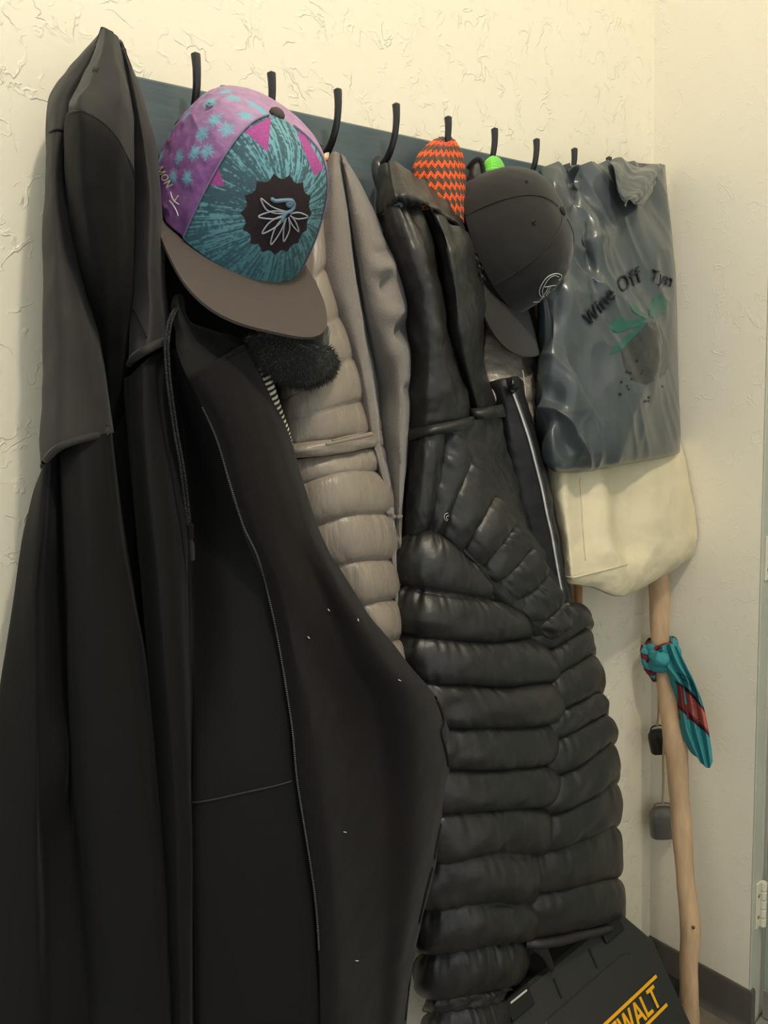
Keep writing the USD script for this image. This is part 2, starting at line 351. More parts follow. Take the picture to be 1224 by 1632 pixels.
# ---------------------------------------------------------------- hook rail
ZT = 1.8456; HX = [0.4973+0.1051*k for k in range(-1, 10)]
rail = thing('coat_rail', 'long teal-painted board fixed to the wall carrying the row of black coat hooks', 'coat rail', (0.9, 0, ZT-0.13))
obj('board', box((0.374, -0.016, ZT-0.125), (1.552, 0.0, ZT), 0.003), M['board'], rail)
def hook_meshes(x):
    o = np.array([x, -0.016, 0.0]); zc = 1.786
    # spoon-shaped plate, domed and pointed below
    n, s = 9, 28; v = []; a = np.linspace(0, 2*np.pi, s, endpoint=False)
    for k in range(n):
        t = k/(n-1); r = 1-t
        rx = 0.0150*r; up = 0.021*r; dn = 0.036*r
        z = np.where(np.sin(a) > 0, up*np.sin(a), dn*np.sin(a)*np.abs(np.sin(a))**0.15)
        xx = rx*np.cos(a)*np.where(np.sin(a) < 0, 1-0.35*np.sin(a)**2, 1)
        v.append(np.stack([x+xx, np.full(s, -0.016-0.011*(1-(1-t)**2.2)), zc+z], 1))
    v = np.vstack(v); i, j = np.meshgrid(np.arange(n-1), np.arange(s), indexing='ij'); i, j = i.ravel(), j.ravel(); j2 = (j+1) % s
    f = np.vstack([np.stack([i*s+j, i*s+j2, (i+1)*s+j2], 1), np.stack([i*s+j, (i+1)*s+j2, (i+1)*s+j], 1)])
    plate = trimesh.Trimesh(v, f, process=False)
    if plate.volume > 0: plate.invert()
    plate.invert()
    up = np.array([(x, -0.020, zc+0.004), (x, -0.034, zc+0.012), (x, -0.048, zc+0.028), (x, -0.057, zc+0.048), (x, -0.060, zc+0.066), (x, -0.060, 1.866)])
    prong = tube(up, [0.0065, 0.0052, 0.0047, 0.0048, 0.0052, 0.0058], 12, 26)
    lo = np.array([(x, -0.020, zc-0.016), (x, -0.034, zc-0.030), (x, -0.046, zc-0.030), (x, -0.052, zc-0.018), (x, -0.053, zc-0.010)])
    return plate, prong, tube(lo, [0.0055, 0.0045, 0.0045, 0.005, 0.0056], 10, 18)
wear = ['under the black hooded jacket', 'leftmost one showing, above the purple patterned cap', 'just right of the top of the purple cap', 'standing clear above the grey fleece', 'at the collar of the long black padded coat',
        'poking through the orange striped beanie', 'above the lime green cap', 'just right of the crown of the black cap', 'left one of two behind the plastic bag', 'small tip over the middle of the plastic bag', 'hidden by the plastic bag']
for k, x in enumerate(HX[:-1]):
    pl, up, lo = hook_meshes(x)
    h = thing('coat_hook', f'black iron double coat hook {wear[k]}', 'hook', (x, -0.016, 1.786), 'black hooks along the rail')
    obj('plate', pl, M['hook'], h); obj('prong', up, M['hook'], h); obj('prong', lo, M['hook'], h)

# ---------------------------------------------------------------- tool case leaning on the wall
M['case'] = mat('case_plastic', (0.022, 0.022, 0.019), 0.5, spec=0.4, bump=[(700, 0.0003, 'noise')])
M['case_dark'] = mat('case_clip', (0.010, 0.010, 0.009), 0.45)
M['yellow'] = mat('logo_yellow', (0.80, 0.40, 0.012), 0.5)
M['white_line'] = mat('clip_trim', (0.55, 0.55, 0.48), 0.35)
al = math.radians(58.7); E1 = np.array([1.0, 0, 0]); E2 = np.array([0, math.cos(al), math.sin(al)]); E3 = np.cross(E1, E2)   # along, up the face, out of it
O0 = np.array([0.90, -0.362, 0.0]); SH = 0.392/math.sin(al)
O0 = O0 + E3*0.0
def onface(px, py, lift=0.0):
    d = ray(px, py); o = O0+E3*lift; t = ((o-EYE)@E3)/(d@E3); p = EYE+d*t - o
    return np.array([p@E1, p@E2])
import shapely.geometry as sg
W_ = 0.425
cs = thing('tool_case', 'dark olive-black hard tool case with a yellow printed logo leaning in the corner', 'tool case', (1.1, -0.30, 0))
def slab(poly, z0, z1, bevel=0.004):
    """An outline on the case's face, from z0 to z1 along its normal, its front edge bevelled."""
    if poly.buffer(-bevel).is_empty: bevel = 0
    hull = lambda q: np.array(q.exterior.coords)[:-1]
    m = trimesh.creation.extrude_polygon(poly, z1-z0-bevel, engine='earcut'); m.apply_translation((0, 0, z0))
    if bevel:
        a = sg.polygon.orient(poly); b = sg.polygon.orient(poly.buffer(-bevel, join_style=2)); A, B = hull(a), hull(b)
        if len(A) == len(B):
            k = np.argmin(((B-A[0])**2).sum(1)); B = np.roll(B, -k, 0); n = len(A)
            v = np.vstack([np.c_[A, np.full(n, z1-bevel)], np.c_[B, np.full(n, z1)]])
            f = [t for i in range(n) for t in ((i, (i+1) % n, n+(i+1) % n), (i, n+(i+1) % n, n+i))]
            cap = trimesh.creation.extrude_polygon(sg.Polygon(B), 0.0005, engine='earcut'); cap.apply_translation((0, 0, z1-0.0005))
            m = cat_(m, trimesh.Trimesh(v, f, process=False), cap)
        else:
            q = trimesh.creation.extrude_polygon(poly.buffer(-bevel), bevel, engine='earcut'); q.apply_translation((0, 0, z1-bevel)); m = cat_(m, q)
    v = np.asarray(m.vertices); return trimesh.Trimesh(O0+v[:, :1]*E1+v[:, 1:2]*E2+v[:, 2:]*E3, m.faces, process=False)
def rrect(x0, y0, x1, y1, r): return sg.box(x0+r, y0+r, x1-r, y1-r).buffer(r, quad_segs=3)
lid = sg.Polygon([(0.02, 0.004), (W_-0.004, 0.004), (W_+0.004, 0.05), (W_+0.004, SH-0.085), (W_-0.045, SH-0.012), (W_-0.085, SH), (0.06, SH), (0.0, SH-0.04), (0.0, 0.05)])
obj('lid', slab(lid, -0.048, 0.0, 0.006), M['case'], cs)
obj('base_shell', slab(lid.buffer(-0.004), -0.112, -0.051, 0.002), M['case'], cs)
obj('panel', slab(rrect(0.075, 0.05, W_-0.075, SH-0.065, 0.02), -0.001, 0.003, 0.002), M['case'], cs)
for cx in (0.045, 0.325):
    lt = obj('latch', slab(rrect(cx-0.03, SH-0.03, cx+0.03, SH+0.006, 0.004), 0.0, 0.010, 0.002), M['case_dark'], cs)
    obj('latch_trim', slab(rrect(cx-0.022, SH-0.004, cx+0.022, SH-0.001, 0.001), 0.009, 0.0115, 0.0), M['white_line'] if cx < .2 else M['case_dark'], lt)
for cx in (0.14, 0.25): obj('groove', slab(rrect(cx, SH-0.055, cx+0.004, SH-0.02, 0.0015), 0.0, 0.002, 0.0), M['case_dark'], cs)
# the print: two rules with slanting letters between
a0, a1 = onface(1043, 1553), onface(1062, 1603)
yt, yb = a0[1], a1[1]; hh = yt-yb
x_end = max(a0[0], a1[0])
lg = obj('logo', slab(sg.Polygon([(x_end-0.215, yt), (a0[0], yt), (a0[0], yt-hh*.10), (x_end-0.215, yt-hh*.10)]), 0.0025, 0.0040, 0), M['yellow'], cs, label='yellow printed maker name between two rules')
obj('logo_rule', slab(sg.Polygon([(x_end-0.225, yb+hh*.10), (a1[0], yb+hh*.10), (a1[0], yb), (x_end-0.225, yb)]), 0.0025, 0.0040, 0), M['yellow'], lg)
LH = hh*0.62
bold = meshkit.text_mesh('DEWALT', LH, 0.0015, bold=True)
v = np.asarray(bold.vertices); lw = v[:, 0].max()
tw = 0.188; k = tw/lw
base = yb+hh*0.19
xe = onface(1053, 1601)[0]
vv = np.stack([xe-tw+v[:, 0]*k, base+v[:, 1]], 1)
vv[:, 0] -= 0.0*(vv[:, 1]-base)
obj('lettering', trimesh.Trimesh(O0+vv[:, :1]*E1+vv[:, 1:]*E2+(0.0027+v[:, 2:])*E3, bold.faces, process=False), M['yellow'], lg)

M['black_box'] = mat('box_black', (0.013, 0.013, 0.012), 0.5)
bb = thing('floor_box', 'small black plastic box on the floor behind the wooden staff', 'box', (1.46, -0.13, 0))
q = Zp(1073, 1592, 0.10)
obj('body', box((q[0]-0.035, q[1], 0), (q[0]+0.03, q[1]+0.045, 0.115), 0.004), M['black_box'], bb)
obj('box_lid', box((q[0]-0.038, q[1]-0.003, 0.115), (q[0]+0.033, q[1]+0.048, 0.128), 0.003), M['black_box'], bb)

# ---------------------------------------------------------------- sticks, scarf and bells
M['wood'] = mat('staff_wood', (0.50, 0.335, 0.195), 0.55, var=(24, 0.30, (1, 1, 0.18)), bump=[(70, 0.0012, 'noise', (1, 1, 0.25)), (12, 0.004, 'noise', (1, 1, 0.5))])
M['knot'] = mat('staff_knot', (0.10, 0.055, 0.03), 0.6)
M['dowel'] = mat('dowel_wood', (0.42, 0.22, 0.085), 0.5, var=(30, 0.25, (1, 1, 0.1)))
A_, B_ = V(1046, 900, CX-0.045), Zp(1099, 1690, 0.0)
def sx(py): t = (py-900)/790.0; return A_[0]*(1-t)+B_[0]*t
SPX = [(1043, 800), (1046, 900), (1050, 945), (1051, 985), (1052, 1020), (1058, 1060), (1064, 1110), (1072, 1160), (1078, 1195), (1080, 1240), (1084, 1290), (1088, 1340), (1092, 1390), (1096, 1440), (1100, 1480), (1098, 1530), (1099, 1600), (1099, 1690)]
SPR = [15, 16, 16, 15, 14, 14, 15, 17, 18, 16, 15, 14.5, 14, 14, 16, 14.5, 14, 14]
sp = np.array([V(x, y, sx(y)) for x, y in SPX]); dep = (sp-EYE)@FW
staff = tube(sp, np.array(SPR)/F*dep, 20, 160)
v = np.asarray(staff.vertices).copy(); ctr = curve(sp, 400)
from scipy.spatial import cKDTree
ix = cKDTree(ctr).query(v)[1]; dirn = v-ctr[ix]; dirn /= np.maximum(np.linalg.norm(dirn, axis=1, keepdims=True), 1e-9)
v += dirn*(0.006*(meshkit.fbm(v*np.array([30, 30, 12]), 3, 3)-0.5))[:, None]
st_ = thing('walking_staff', 'pale peeled wooden staff standing in the corner with a turquoise scarf tied round it', 'walking stick', sp[-1])
obj('shaft', trimesh.Trimesh(v, staff.faces, process=False), M['wood'], st_, smooth=True)
for x, y, r in ((1044, 960, 4), (1066, 1195, 3), (1105, 1478, 3.5)):
    p = V(x, y, sx(y)-0.014); d = (EYE-p)/np.linalg.norm(EYE-p)
    obj('knot', lathe([(0, 0.006), (0.0018, 0.0055), (0.003, 0.003), (0.0036, -0.006), (0, -0.008)], p, d, 12), M['knot'], st_)
p0, p1 = P(919, 700, 0.018), P(922, 1010, 0.014); dd = (p1-p0)/(p1-p0)[2]*-1
obj('wooden_dowel', tube([p0, p1, p1+dd*0.4, np.array([*(p1+dd*(p1[2]-0.012))[:2], 0.012])], 0.0085, 14, 30), M['dowel'], label='thin orange-brown wooden stick half hidden under the canvas tote', cat='stick')

M['cloth_col'] = mat('bandana_cotton', (0.5, 0.5, 0.5), 0.8, col=True, bump=[(900, 0.0002, 'noise')])
TQ, RD, SA, BK, WH = lin(58, 140, 146), lin(112, 40, 46), lin(176, 92, 84), lin(28, 22, 26), lin(205, 200, 190)
def vgrid(rows, nr, nc):
    return grid_interp(np.array([[V(x, y, sx(y)-o) for x, y, o in r] for r in rows]), nr, nc)
def scarf_col(u, v):
    c = np.empty(u.shape+(3,)); c[:] = TQ; v = v-0.22*(u-0.5)
    b = (v > 0.40) & (v < 0.63); c[b] = RD
    inner = (v > 0.44) & (v < 0.58) & (u > 0.35); c[inner] = SA
    fr = (np.abs(v-0.415) < 0.014) | (np.abs(v-0.615) < 0.012); c[fr] = BK
    # running scroll drawn in black inside the red band
    d = np.hypot((u-0.62)*1.2, (v-0.51)*2.2); a = np.arctan2(v-0.51, u-0.62)
    c[(np.abs(np.mod(d*24+a/np.pi*0.5, 1)-0.5) < 0.13) & (d < 0.17)] = BK
    w = (v > 0.28) & (v < 0.38) & (u > 0.3) & ((np.abs(np.mod(u*7, 1)-0.5) < 0.13) | (np.abs(np.mod(v*22, 1)-0.5) < 0.14)); c[w] = lin(20, 70, 82)
    return c
def with_col(g, thick, fn):
    m = shell(g, thick); R, C, _ = g.shape
    u, v_ = np.meshgrid(np.linspace(0, 1, C), np.linspace(0, 1, R)); c = fn(u, v_).reshape(-1, 3)
    return m, np.vstack([c, c])
sc = thing('bandana', 'turquoise and red patterned bandana knotted round the wooden staff', 'bandana', V(1060, 1050, sx(1050)))
tail = [[(1050, 1032, .018), (1056, 1029, .030), (1062, 1027, .022), (1068, 1026, .032), (1074, 1028, .022), (1079, 1032, .026), (1083, 1038, .012)],
        [(1056, 1062, .016), (1064, 1060, .032), (1071, 1058, .020), (1079, 1056, .032), (1087, 1057, .020), (1094, 1063, .028), (1100, 1078, .012)],
        [(1076, 1092, .008), (1083, 1089, .028), (1088, 1087, .014), (1095, 1085, .026), (1102, 1087, .013), (1108, 1093, .026), (1113, 1102, .012)],
        [(1080, 1125, .006), (1088, 1124, .024), (1094, 1123, .010), (1102, 1122, .022), (1109, 1122, .010), (1116, 1124, .022), (1122, 1128, .010)],
        [(1086, 1160, .006), (1094, 1160, .020), (1100, 1160, .008), (1108, 1160, .020), (1115, 1160, .008), (1123, 1160, .020), (1129, 1162, .010)],
        [(1096, 1192, .008), (1104, 1187, .020), (1109, 1188, .008), (1116, 1190, .018), (1122, 1190, .008), (1128, 1191, .018), (1134, 1194, .010)],
        [(1110, 1206, .010), (1115, 1212, .018), (1119, 1217, .009), (1124, 1222, .016), (1128, 1224, .009), (1132, 1222, .014), (1136, 1214, .010)]]
mm, cc = with_col(vgrid(tail, 130, 110), 0.0015, scarf_col); obj('tail', mm, M['cloth_col'], sc, col=cc)
tail2 = [[(1058, 1066, .012), (1072, 1064, .018), (1088, 1070, .010)], [(1078, 1118, .006), (1088, 1118, .014), (1099, 1120, .008)], [(1084, 1160, .006), (1092, 1160, .012), (1102, 1160, .008)], [(1090, 1182, .008), (1094, 1183, .010), (1098, 1180, .008)]]
mm, cc = with_col(vgrid(tail2, 50, 24), 0.0015, lambda u, v: np.where(((v > .35) & (v < .55))[..., None], np.array(RD), np.array(TQ))); obj('tail', mm, M['cloth_col'], sc, col=cc)
# wrap round the staff
def ringpts(py, tilt, rad, n=40):
    c = np.array([np.interp(py, [q[1] for q in SPX], sp[:, k]) for k in range(3)]); a = np.linspace(0, 2*np.pi, n, endpoint=False)
    return np.stack([c[0]+rad*np.cos(a), c[1]+rad*np.sin(a), c[2]+tilt*np.cos(a+0.6)+0.002*np.sin(5*a)], 1)
def blob_col(base):
    def fn(mesh):
        v = np.asarray(mesh.vertices); t = meshkit.noise(v*85, 5); q = meshkit.noise(v*160, 9)
        c = np.tile(np.array(TQ), (len(v), 1))
        if base == 'mix': c[t > 0.45] = RD; c[(t > 0.45) & (q > 0.6)] = BK; c[(q < 0.25)] = WH if False else c[(q < 0.25)]
        if base == 'dark': c[:] = BK; c[t > 0.5] = RD; c[q > 0.72] = WH
        return c
    return fn
for py, tl, rd, rr, kd in ((1030, 0.006, 0.026, 0.010, 'mix'), (1048, 0.010, 0.027, 0.012, 'teal')):
    t = tube(ringpts(py, tl, rd), rr, 12, 60, flat=((0, 0, 1), 1.5), closed=True); t = t.subdivide()
    obj('wrap', t, M['cloth_col'], sc, col=blob_col(kd)(t))
def lump(pts, rad, seed, seg=16):
    t = tube(pts, rad, seg, 40).subdivide(); v = np.asarray(t.vertices).copy(); n = np.asarray(trimesh.Trimesh(t.vertices, t.faces, process=False).vertex_normals)
    return trimesh.Trimesh(v+n*(0.006*(meshkit.fbm(v*90, 3, seed)-0.5))[:, None], t.faces, process=False)
k1 = lump([V(1028, 1030, sx(1030)-.02), V(1030, 1045, sx(1045)-.028), V(1036, 1065, sx(1065)-.022), V(1044, 1084, sx(1084)-.012)], [0.008, 0.013, 0.013, 0.006], 4)
obj('knot', k1, M['cloth_col'], sc, col=blob_col('mix')(k1))
k2 = lump([V(1040, 1040, sx(1040)-.03), V(1052, 1050, sx(1050)-.036), V(1062, 1046, sx(1046)-.03)], [0.010, 0.019, 0.013], 8)
obj('knot', k2, M['cloth_col'], sc, col=blob_col('teal')(k2))

M['bell'] = mat('bell_iron', (0.15, 0.145, 0.13), 0.42, metal=0.45, spec=0.5, bump=[(120, 0.0006, 'noise')])
M['bell2'] = mat('bell_iron_dark', (0.030, 0.029, 0.026), 0.5, metal=0.4, bump=[(120, 0.0006, 'noise')])
M['cord'] = mat('jute_cord', (0.48, 0.36, 0.22), 0.9, bump=[(600, 0.0006, 'noise')])
def bell(name, label, top, size, m, cord_pts, tilt=0.0):
    o = thing(name, label, 'bell', top)
    W, H, D = size; n, s = 16, 40; a = np.linspace(0, 2*np.pi, s, endpoint=False); v = []
    ax = np.array([RT[0], RT[1], 0]); ax /= np.linalg.norm(ax); ay = np.array([-ax[1], ax[0], 0]); az = np.array([0, 0, 1.0])
    ax, az = ax*math.cos(tilt)+az*math.sin(tilt), az*math.cos(tilt)-ax*math.sin(tilt)
    prof = [(0.0, 0.0), (0.40, 0.0), (0.64, -0.03), (0.82, -0.10), (0.94, -0.20), (1.0, -0.30), (0.98, -0.55), (0.93, -0.80), (0.90, -0.97), (0.88, -1.0), (0.82, -1.0), (0.80, -0.9), (0.6, -0.3), (0.0, -0.2)]
    for r, h in prof:
        e = 0.72
        x = np.sign(np.cos(a))*np.abs(np.cos(a))**e*W/2*r; y = np.sign(np.sin(a))*np.abs(np.sin(a))**e*D/2*r*(0.75+0.25*min(1, -h))
        v.append(top+x[:, None]*ax+y[:, None]*ay+(h*H)*az)
    v = np.vstack(v); n = len(prof); i, j = np.meshgrid(np.arange(n-1), np.arange(s), indexing='ij'); i, j = i.ravel(), j.ravel(); j2 = (j+1) % s
    f = np.vstack([np.stack([i*s+j, i*s+j2, (i+1)*s+j2], 1), np.stack([i*s+j, (i+1)*s+j2, (i+1)*s+j], 1)])
    b = trimesh.Trimesh(v, f, process=False)
    if b.volume < 0: b.invert()
    obj('bell_body', b, m, o, smooth=50)
    lp = [top+ax*(W*.33*c)+az*(0.009*s_) for c, s_ in ((-1, -.3), (-.95, .4), (-.6, 1), (0, 1.1), (.6, 1), (.95, .4), (1, -.3))]
    obj('loop', tube(lp, 0.0016, 8, 30), m, o)
    obj('clapper', lathe([(0, -H*.5), (0.003, -H*.5), (0.004, -H*.9), (0.007, -H*1.0), (0.006, -H*1.06), (0, -H*1.09)], top, az, 12), m, o)
    obj('cord', tube(cord_pts, 0.0026, 8, 40), M['cord'], o)
zb = lambda x, y, o: V(x, y, CX-o)
b2 = zb(1056, 1286, 0.030)
bell('cowbell', 'grey iron cowbell hanging lowest on a cord beside the staff', b2, (0.061, 0.073, 0.038), M['bell'], [b2+np.array([0, 0, .010]), zb(1057, 1250, .034), zb(1057, 1210, .045), zb(1059, 1150, .07), V(1058, 1085, sx(1085)-.012)])
b1 = zb(1047, 1163, 0.045)
bell('cowbell', 'small dark iron cowbell hanging just under the bandana knot', b1, (0.043, 0.054, 0.034), M['bell2'], [b1+np.array([0, 0, .008]), zb(1049, 1140, .05), zb(1050, 1110, .06), V(1050, 1080, sx(1080)-.014)], 0.12)

# ---------------------------------------------------------------- canvas tote and the plastic bag over it
M['canvas'] = mat('tote_canvas', (0.66, 0.58, 0.40), 0.85, bump=[(1300, 0.0003, 'noise'), (30, 0.002, 'noise')], var=(20, 0.05))
tt = thing('canvas_tote', 'cream canvas tote bag hanging below the grey plastic bag', 'tote bag', P(985, 800, 0.0))
rows = [[(878, 330, .02), (880, 330, .05), (905, 330, .07), (930, 330, .075), (960, 330, .08), (990, 330, .08), (1010, 330, .07), (1025, 330, .05), (1030, 330, .02)],
        [(866, 600, .02), (868, 600, .07), (895, 600, .09), (925, 600, .10), (960, 600, .09), (990, 600, .09), (1030, 600, .09), (1058, 600, .07), (1064, 600, .03)],
        [(866, 735, .03), (872, 735, .09), (900, 736, .125), (924, 737, .120), (955, 737, .128), (985, 737, .105), (1040, 737, .115), (1082, 735, .105), (1092, 735, .06)],
        [(872, 800, .03), (879, 800, .10), (902, 802, .135), (926, 802, .130), (962, 802, .142), (984, 802, .108), (1048, 800, .128), (1092, 798, .118), (1103, 796, .06)],
        [(880, 865, .03), (887, 866, .10), (908, 868, .145), (930, 868, .140), (972, 868, .158), (996, 868, .120), (1052, 862, .138), (1100, 853, .125), (1111, 848, .07)],
        [(886, 908, .04), (892, 910, .11), (912, 914, .150), (936, 908, .145), (985, 900, .162), (1006, 902, .140), (1056, 890, .138), (1096, 880, .125), (1108, 872, .08)],
        [(888, 924, .04), (894, 926, .11), (914, 930, .140), (940, 935, .136), (984, 947, .150), (1004, 944, .132), (1042, 926, .120), (1082, 903, .110), (1104, 886, .08)],
        [(888, 922, .03), (894, 922, .06), (914, 924, .06), (940, 926, .06), (984, 934, .06), (1004, 932, .06), (1042, 918, .06), (1082, 897, .06), (1103, 884, .05)]]
tm, tg = cloth(rows, 150, 150, 0.002, rough=0.0035, rscale=22, seed=2)
obj('body', tm, M['canvas'], tt, smooth=40); TS = Surface(tg)
obj('seam', tube(TS.path([(924, 762), (927, 800), (930, 850), (934, 893)], 0.001, 30), 0.0011, 6), M['canvas'], tt)
obj('gusset_seam', tube(TS.path([(893, 916), (915, 920), (940, 914), (965, 908), (1000, 899)], 0.001, 30), 0.0012, 6), M['canvas'], tt)
for xo in (0, 60):
    obj('strap', tube([P(915+xo, 332, .072), P(918+xo, 300, .07), P(930+xo, 285, .055), P(942+xo, 300, .06), P(945+xo, 332, .07)], 0.010, 10, 30, flat=((0, 1, 0), 0.2)), M['canvas'], tt)

M['poly'] = mat('bag_polythene', (0.058, 0.070, 0.075), 0.30, spec=0.42, coat=0.22)
M['print_dark'] = mat('bag_print_dark', (0.012, 0.010, 0.018), 0.4, spec=0.3)
M['print_green'] = mat('bag_print_green', (0.013, 0.085, 0.062), 0.32, spec=0.6)
M['print_brown'] = mat('bag_print_brown', (0.033, 0.034, 0.032), 0.34, spec=0.5, var=(90, 0.5))
pb = thing('plastic_bag', 'crumpled grey-blue plastic bag printed with a plant hanging on the last hooks', 'plastic bag', P(970, 500, 0.0))
rows = [[(862, 274, .03), (866, 272, .075), (885, 266, .085), (905, 262, .07), (925, 259, .095), (950, 258, .085), (975, 256, .082), (1015, 261, .08), (1050, 263, .07), (1060, 263, .04)],
        [(860, 320, .03), (864, 318, .085), (885, 316, .115), (905, 312, .085), (925, 312, .110), (950, 310, .115), (975, 310, .105), (1015, 312, .10), (1052, 310, .09), (1064, 310, .04)],
        [(859, 390, .03), (863, 388, .10), (885, 386, .12), (905, 386, .125), (928, 386, .115), (952, 384, .135), (978, 384, .118), (1015, 384, .12), (1060, 384, .11), (1072, 384, .045)],
        [(859, 470, .03), (863, 468, .115), (885, 468, .135), (910, 468, .150), (938, 468, .140), (962, 466, .150), (985, 468, .145), (1020, 466, .142), (1065, 466, .12), (1078, 466, .045)],
        [(859, 550, .03), (863, 550, .12), (885, 548, .150), (912, 548, .160), (938, 548, .158), (962, 548, .160), (985, 548, .165), (1022, 548, .160), (1068, 548, .13), (1080, 548, .05)],
        [(859, 630, .04), (863, 630, .13), (885, 630, .150), (912, 630, .172), (938, 630, .160), (962, 630, .166), (985, 630, .175), (1022, 630, .168), (1070, 630, .135), (1082, 630, .055)],
        [(860, 700, .04), (864, 702, .13), (885, 704, .165), (912, 704, .168), (938, 702, .175), (962, 700, .170), (985, 698, .172), (1022, 694, .165), (1072, 688, .135), (1083, 686, .06)],
        [(864, 730, .05), (868, 734, .12), (886, 746, .150), (912, 748, .155), (938, 744, .160), (962, 740, .160), (985, 736, .158), (1022, 730, .150), (1072, 720, .125), (1084, 714, .07)],
        [(866, 734, .06), (870, 738, .10), (887, 751, .115), (912, 752, .115), (938, 748, .115), (962, 744, .115), (985, 740, .115), (1022, 734, .110), (1072, 724, .100), (1083, 717, .08)]]
def crumple(u, v, g):
    q = g*np.array([1, 1, 0.8]); a = 1-np.abs(2*meshkit.noise(q*np.array([9, 9, 9])+3.1, 31)-1); b = 1-np.abs(2*meshkit.noise(q*np.array([21, 21, 17])+1.7, 47)-1)
    diag = 1-np.abs(2*meshkit.noise(np.stack([(g[..., 0]*0.8+g[..., 2]*0.6)*30, (g[..., 0]*0.6-g[..., 2]*0.8)*4, u*0], -1), 51)-1)
    e = np.clip(np.minimum(u, 1-u)*7, 0, 1); lf = np.clip((0.75-u)*4, 0.2, 1)*np.clip((0.97-v)*5, 0.1, 1)
    return e*(0.020*np.clip((0.97-v)*5, 0.25, 1)*(a-0.7)+0.011*(b-0.6)*lf+0.020*(diag-0.6)*lf)
bm, bg = cloth(rows, 260, 200, 0.0012, folds=crumple)
obj('bag_body', bm, M['poly'], pb, smooth=50); BS = Surface(bg)
fl = [[(972, 258, .092), (990, 258, .096), (1015, 261, .096), (1040, 263, .092), (1058, 264, .070)], [(978, 280, .118), (995, 282, .125), (1015, 284, .128), (1036, 286, .124), (1052, 280, .09)],
      [(986, 308, .132), (998, 312, .142), (1014, 312, .146), (1030, 310, .138), (1042, 300, .11)], [(988, 330, .130), (998, 326, .158), (1008, 323, .160), (1018, 326, .150), (1024, 320, .12)]]
fm, fg = cloth(fl, 60, 60, 0.0012, rough=0.006, rscale=30, seed=8, folds=lambda u, v, g: 0.006*np.sin(u*9+v*5))
obj('folded_flap', fm, M['poly'], pb, smooth=50)
def poly_px(pts):
    m = trimesh.creation.extrude_polygon(sg.Polygon(pts).buffer(0.3), 1.0, engine='earcut')
    v, f = trimesh.remesh.subdivide_to_size(m.vertices, m.faces, 9); return trimesh.Trimesh(v, f, process=False)
same = lambda x, y: (x, y)
gp = [sg.Polygon([(968, 522), (985, 505), (1000, 512), (1022, 506), (1038, 512), (1020, 520), (1002, 524), (984, 530)]), sg.Polygon([(972, 566), (984, 548), (1004, 532), (1032, 514), (1012, 536), (992, 556)]), sg.Polygon([(1000, 478), (1016, 492), (1036, 506), (1030, 508), (1010, 498)]), sg.Polygon([(1034, 492), (1042, 474), (1056, 470), (1064, 482), (1058, 498), (1044, 506), (1036, 506)])]
for q in gp: obj('leaf_print', lay(poly_px(q.exterior.coords), BS, same), M['print_green'], pb, smooth=50)
obj('pot_print', lay(poly_px([(990, 556), (1010, 536), (1034, 512), (1050, 516), (1062, 545), (1068, 580), (1058, 600), (1030, 612), (1008, 606), (996, 585)]), BS, same, 0.0005), M['print_brown'], pb, smooth=50)
for k in range(26):
    x, y = rng.uniform(988, 1062), rng.uniform(575, 640); r = rng.uniform(1.2, 2.6)
    obj('speckle_print', lay(poly_px(np.array(sg.Point(x, y).buffer(r, quad_segs=2).exterior.coords)), BS, same), M['print_dark'], pb) if k < 14 else None
def word(t, x, y, h, ang, shear=0.25, parent=pb, surf=BS, m='print_dark', bold=False, name='lettering', sx_=1.0):
    tm = meshkit.text_mesh(t, h, 1.0, bold=bold); ca, sa = math.cos(ang), math.sin(ang)
    def f(a, b): a = (a+shear*b)*sx_; return (x+a*ca+b*sa, y+a*sa-b*ca)
    return obj(name, lay(tm, surf, f, 0.0042, 0.0030), M[m], parent, smooth=False)
word('Wine', 940, 520, 20, -0.84); word('Off', 988, 467, 23, -0.50, sx_=0.9); word('Tyn', 1036, 444, 17, 0.34, -0.1, sx_=0.9)
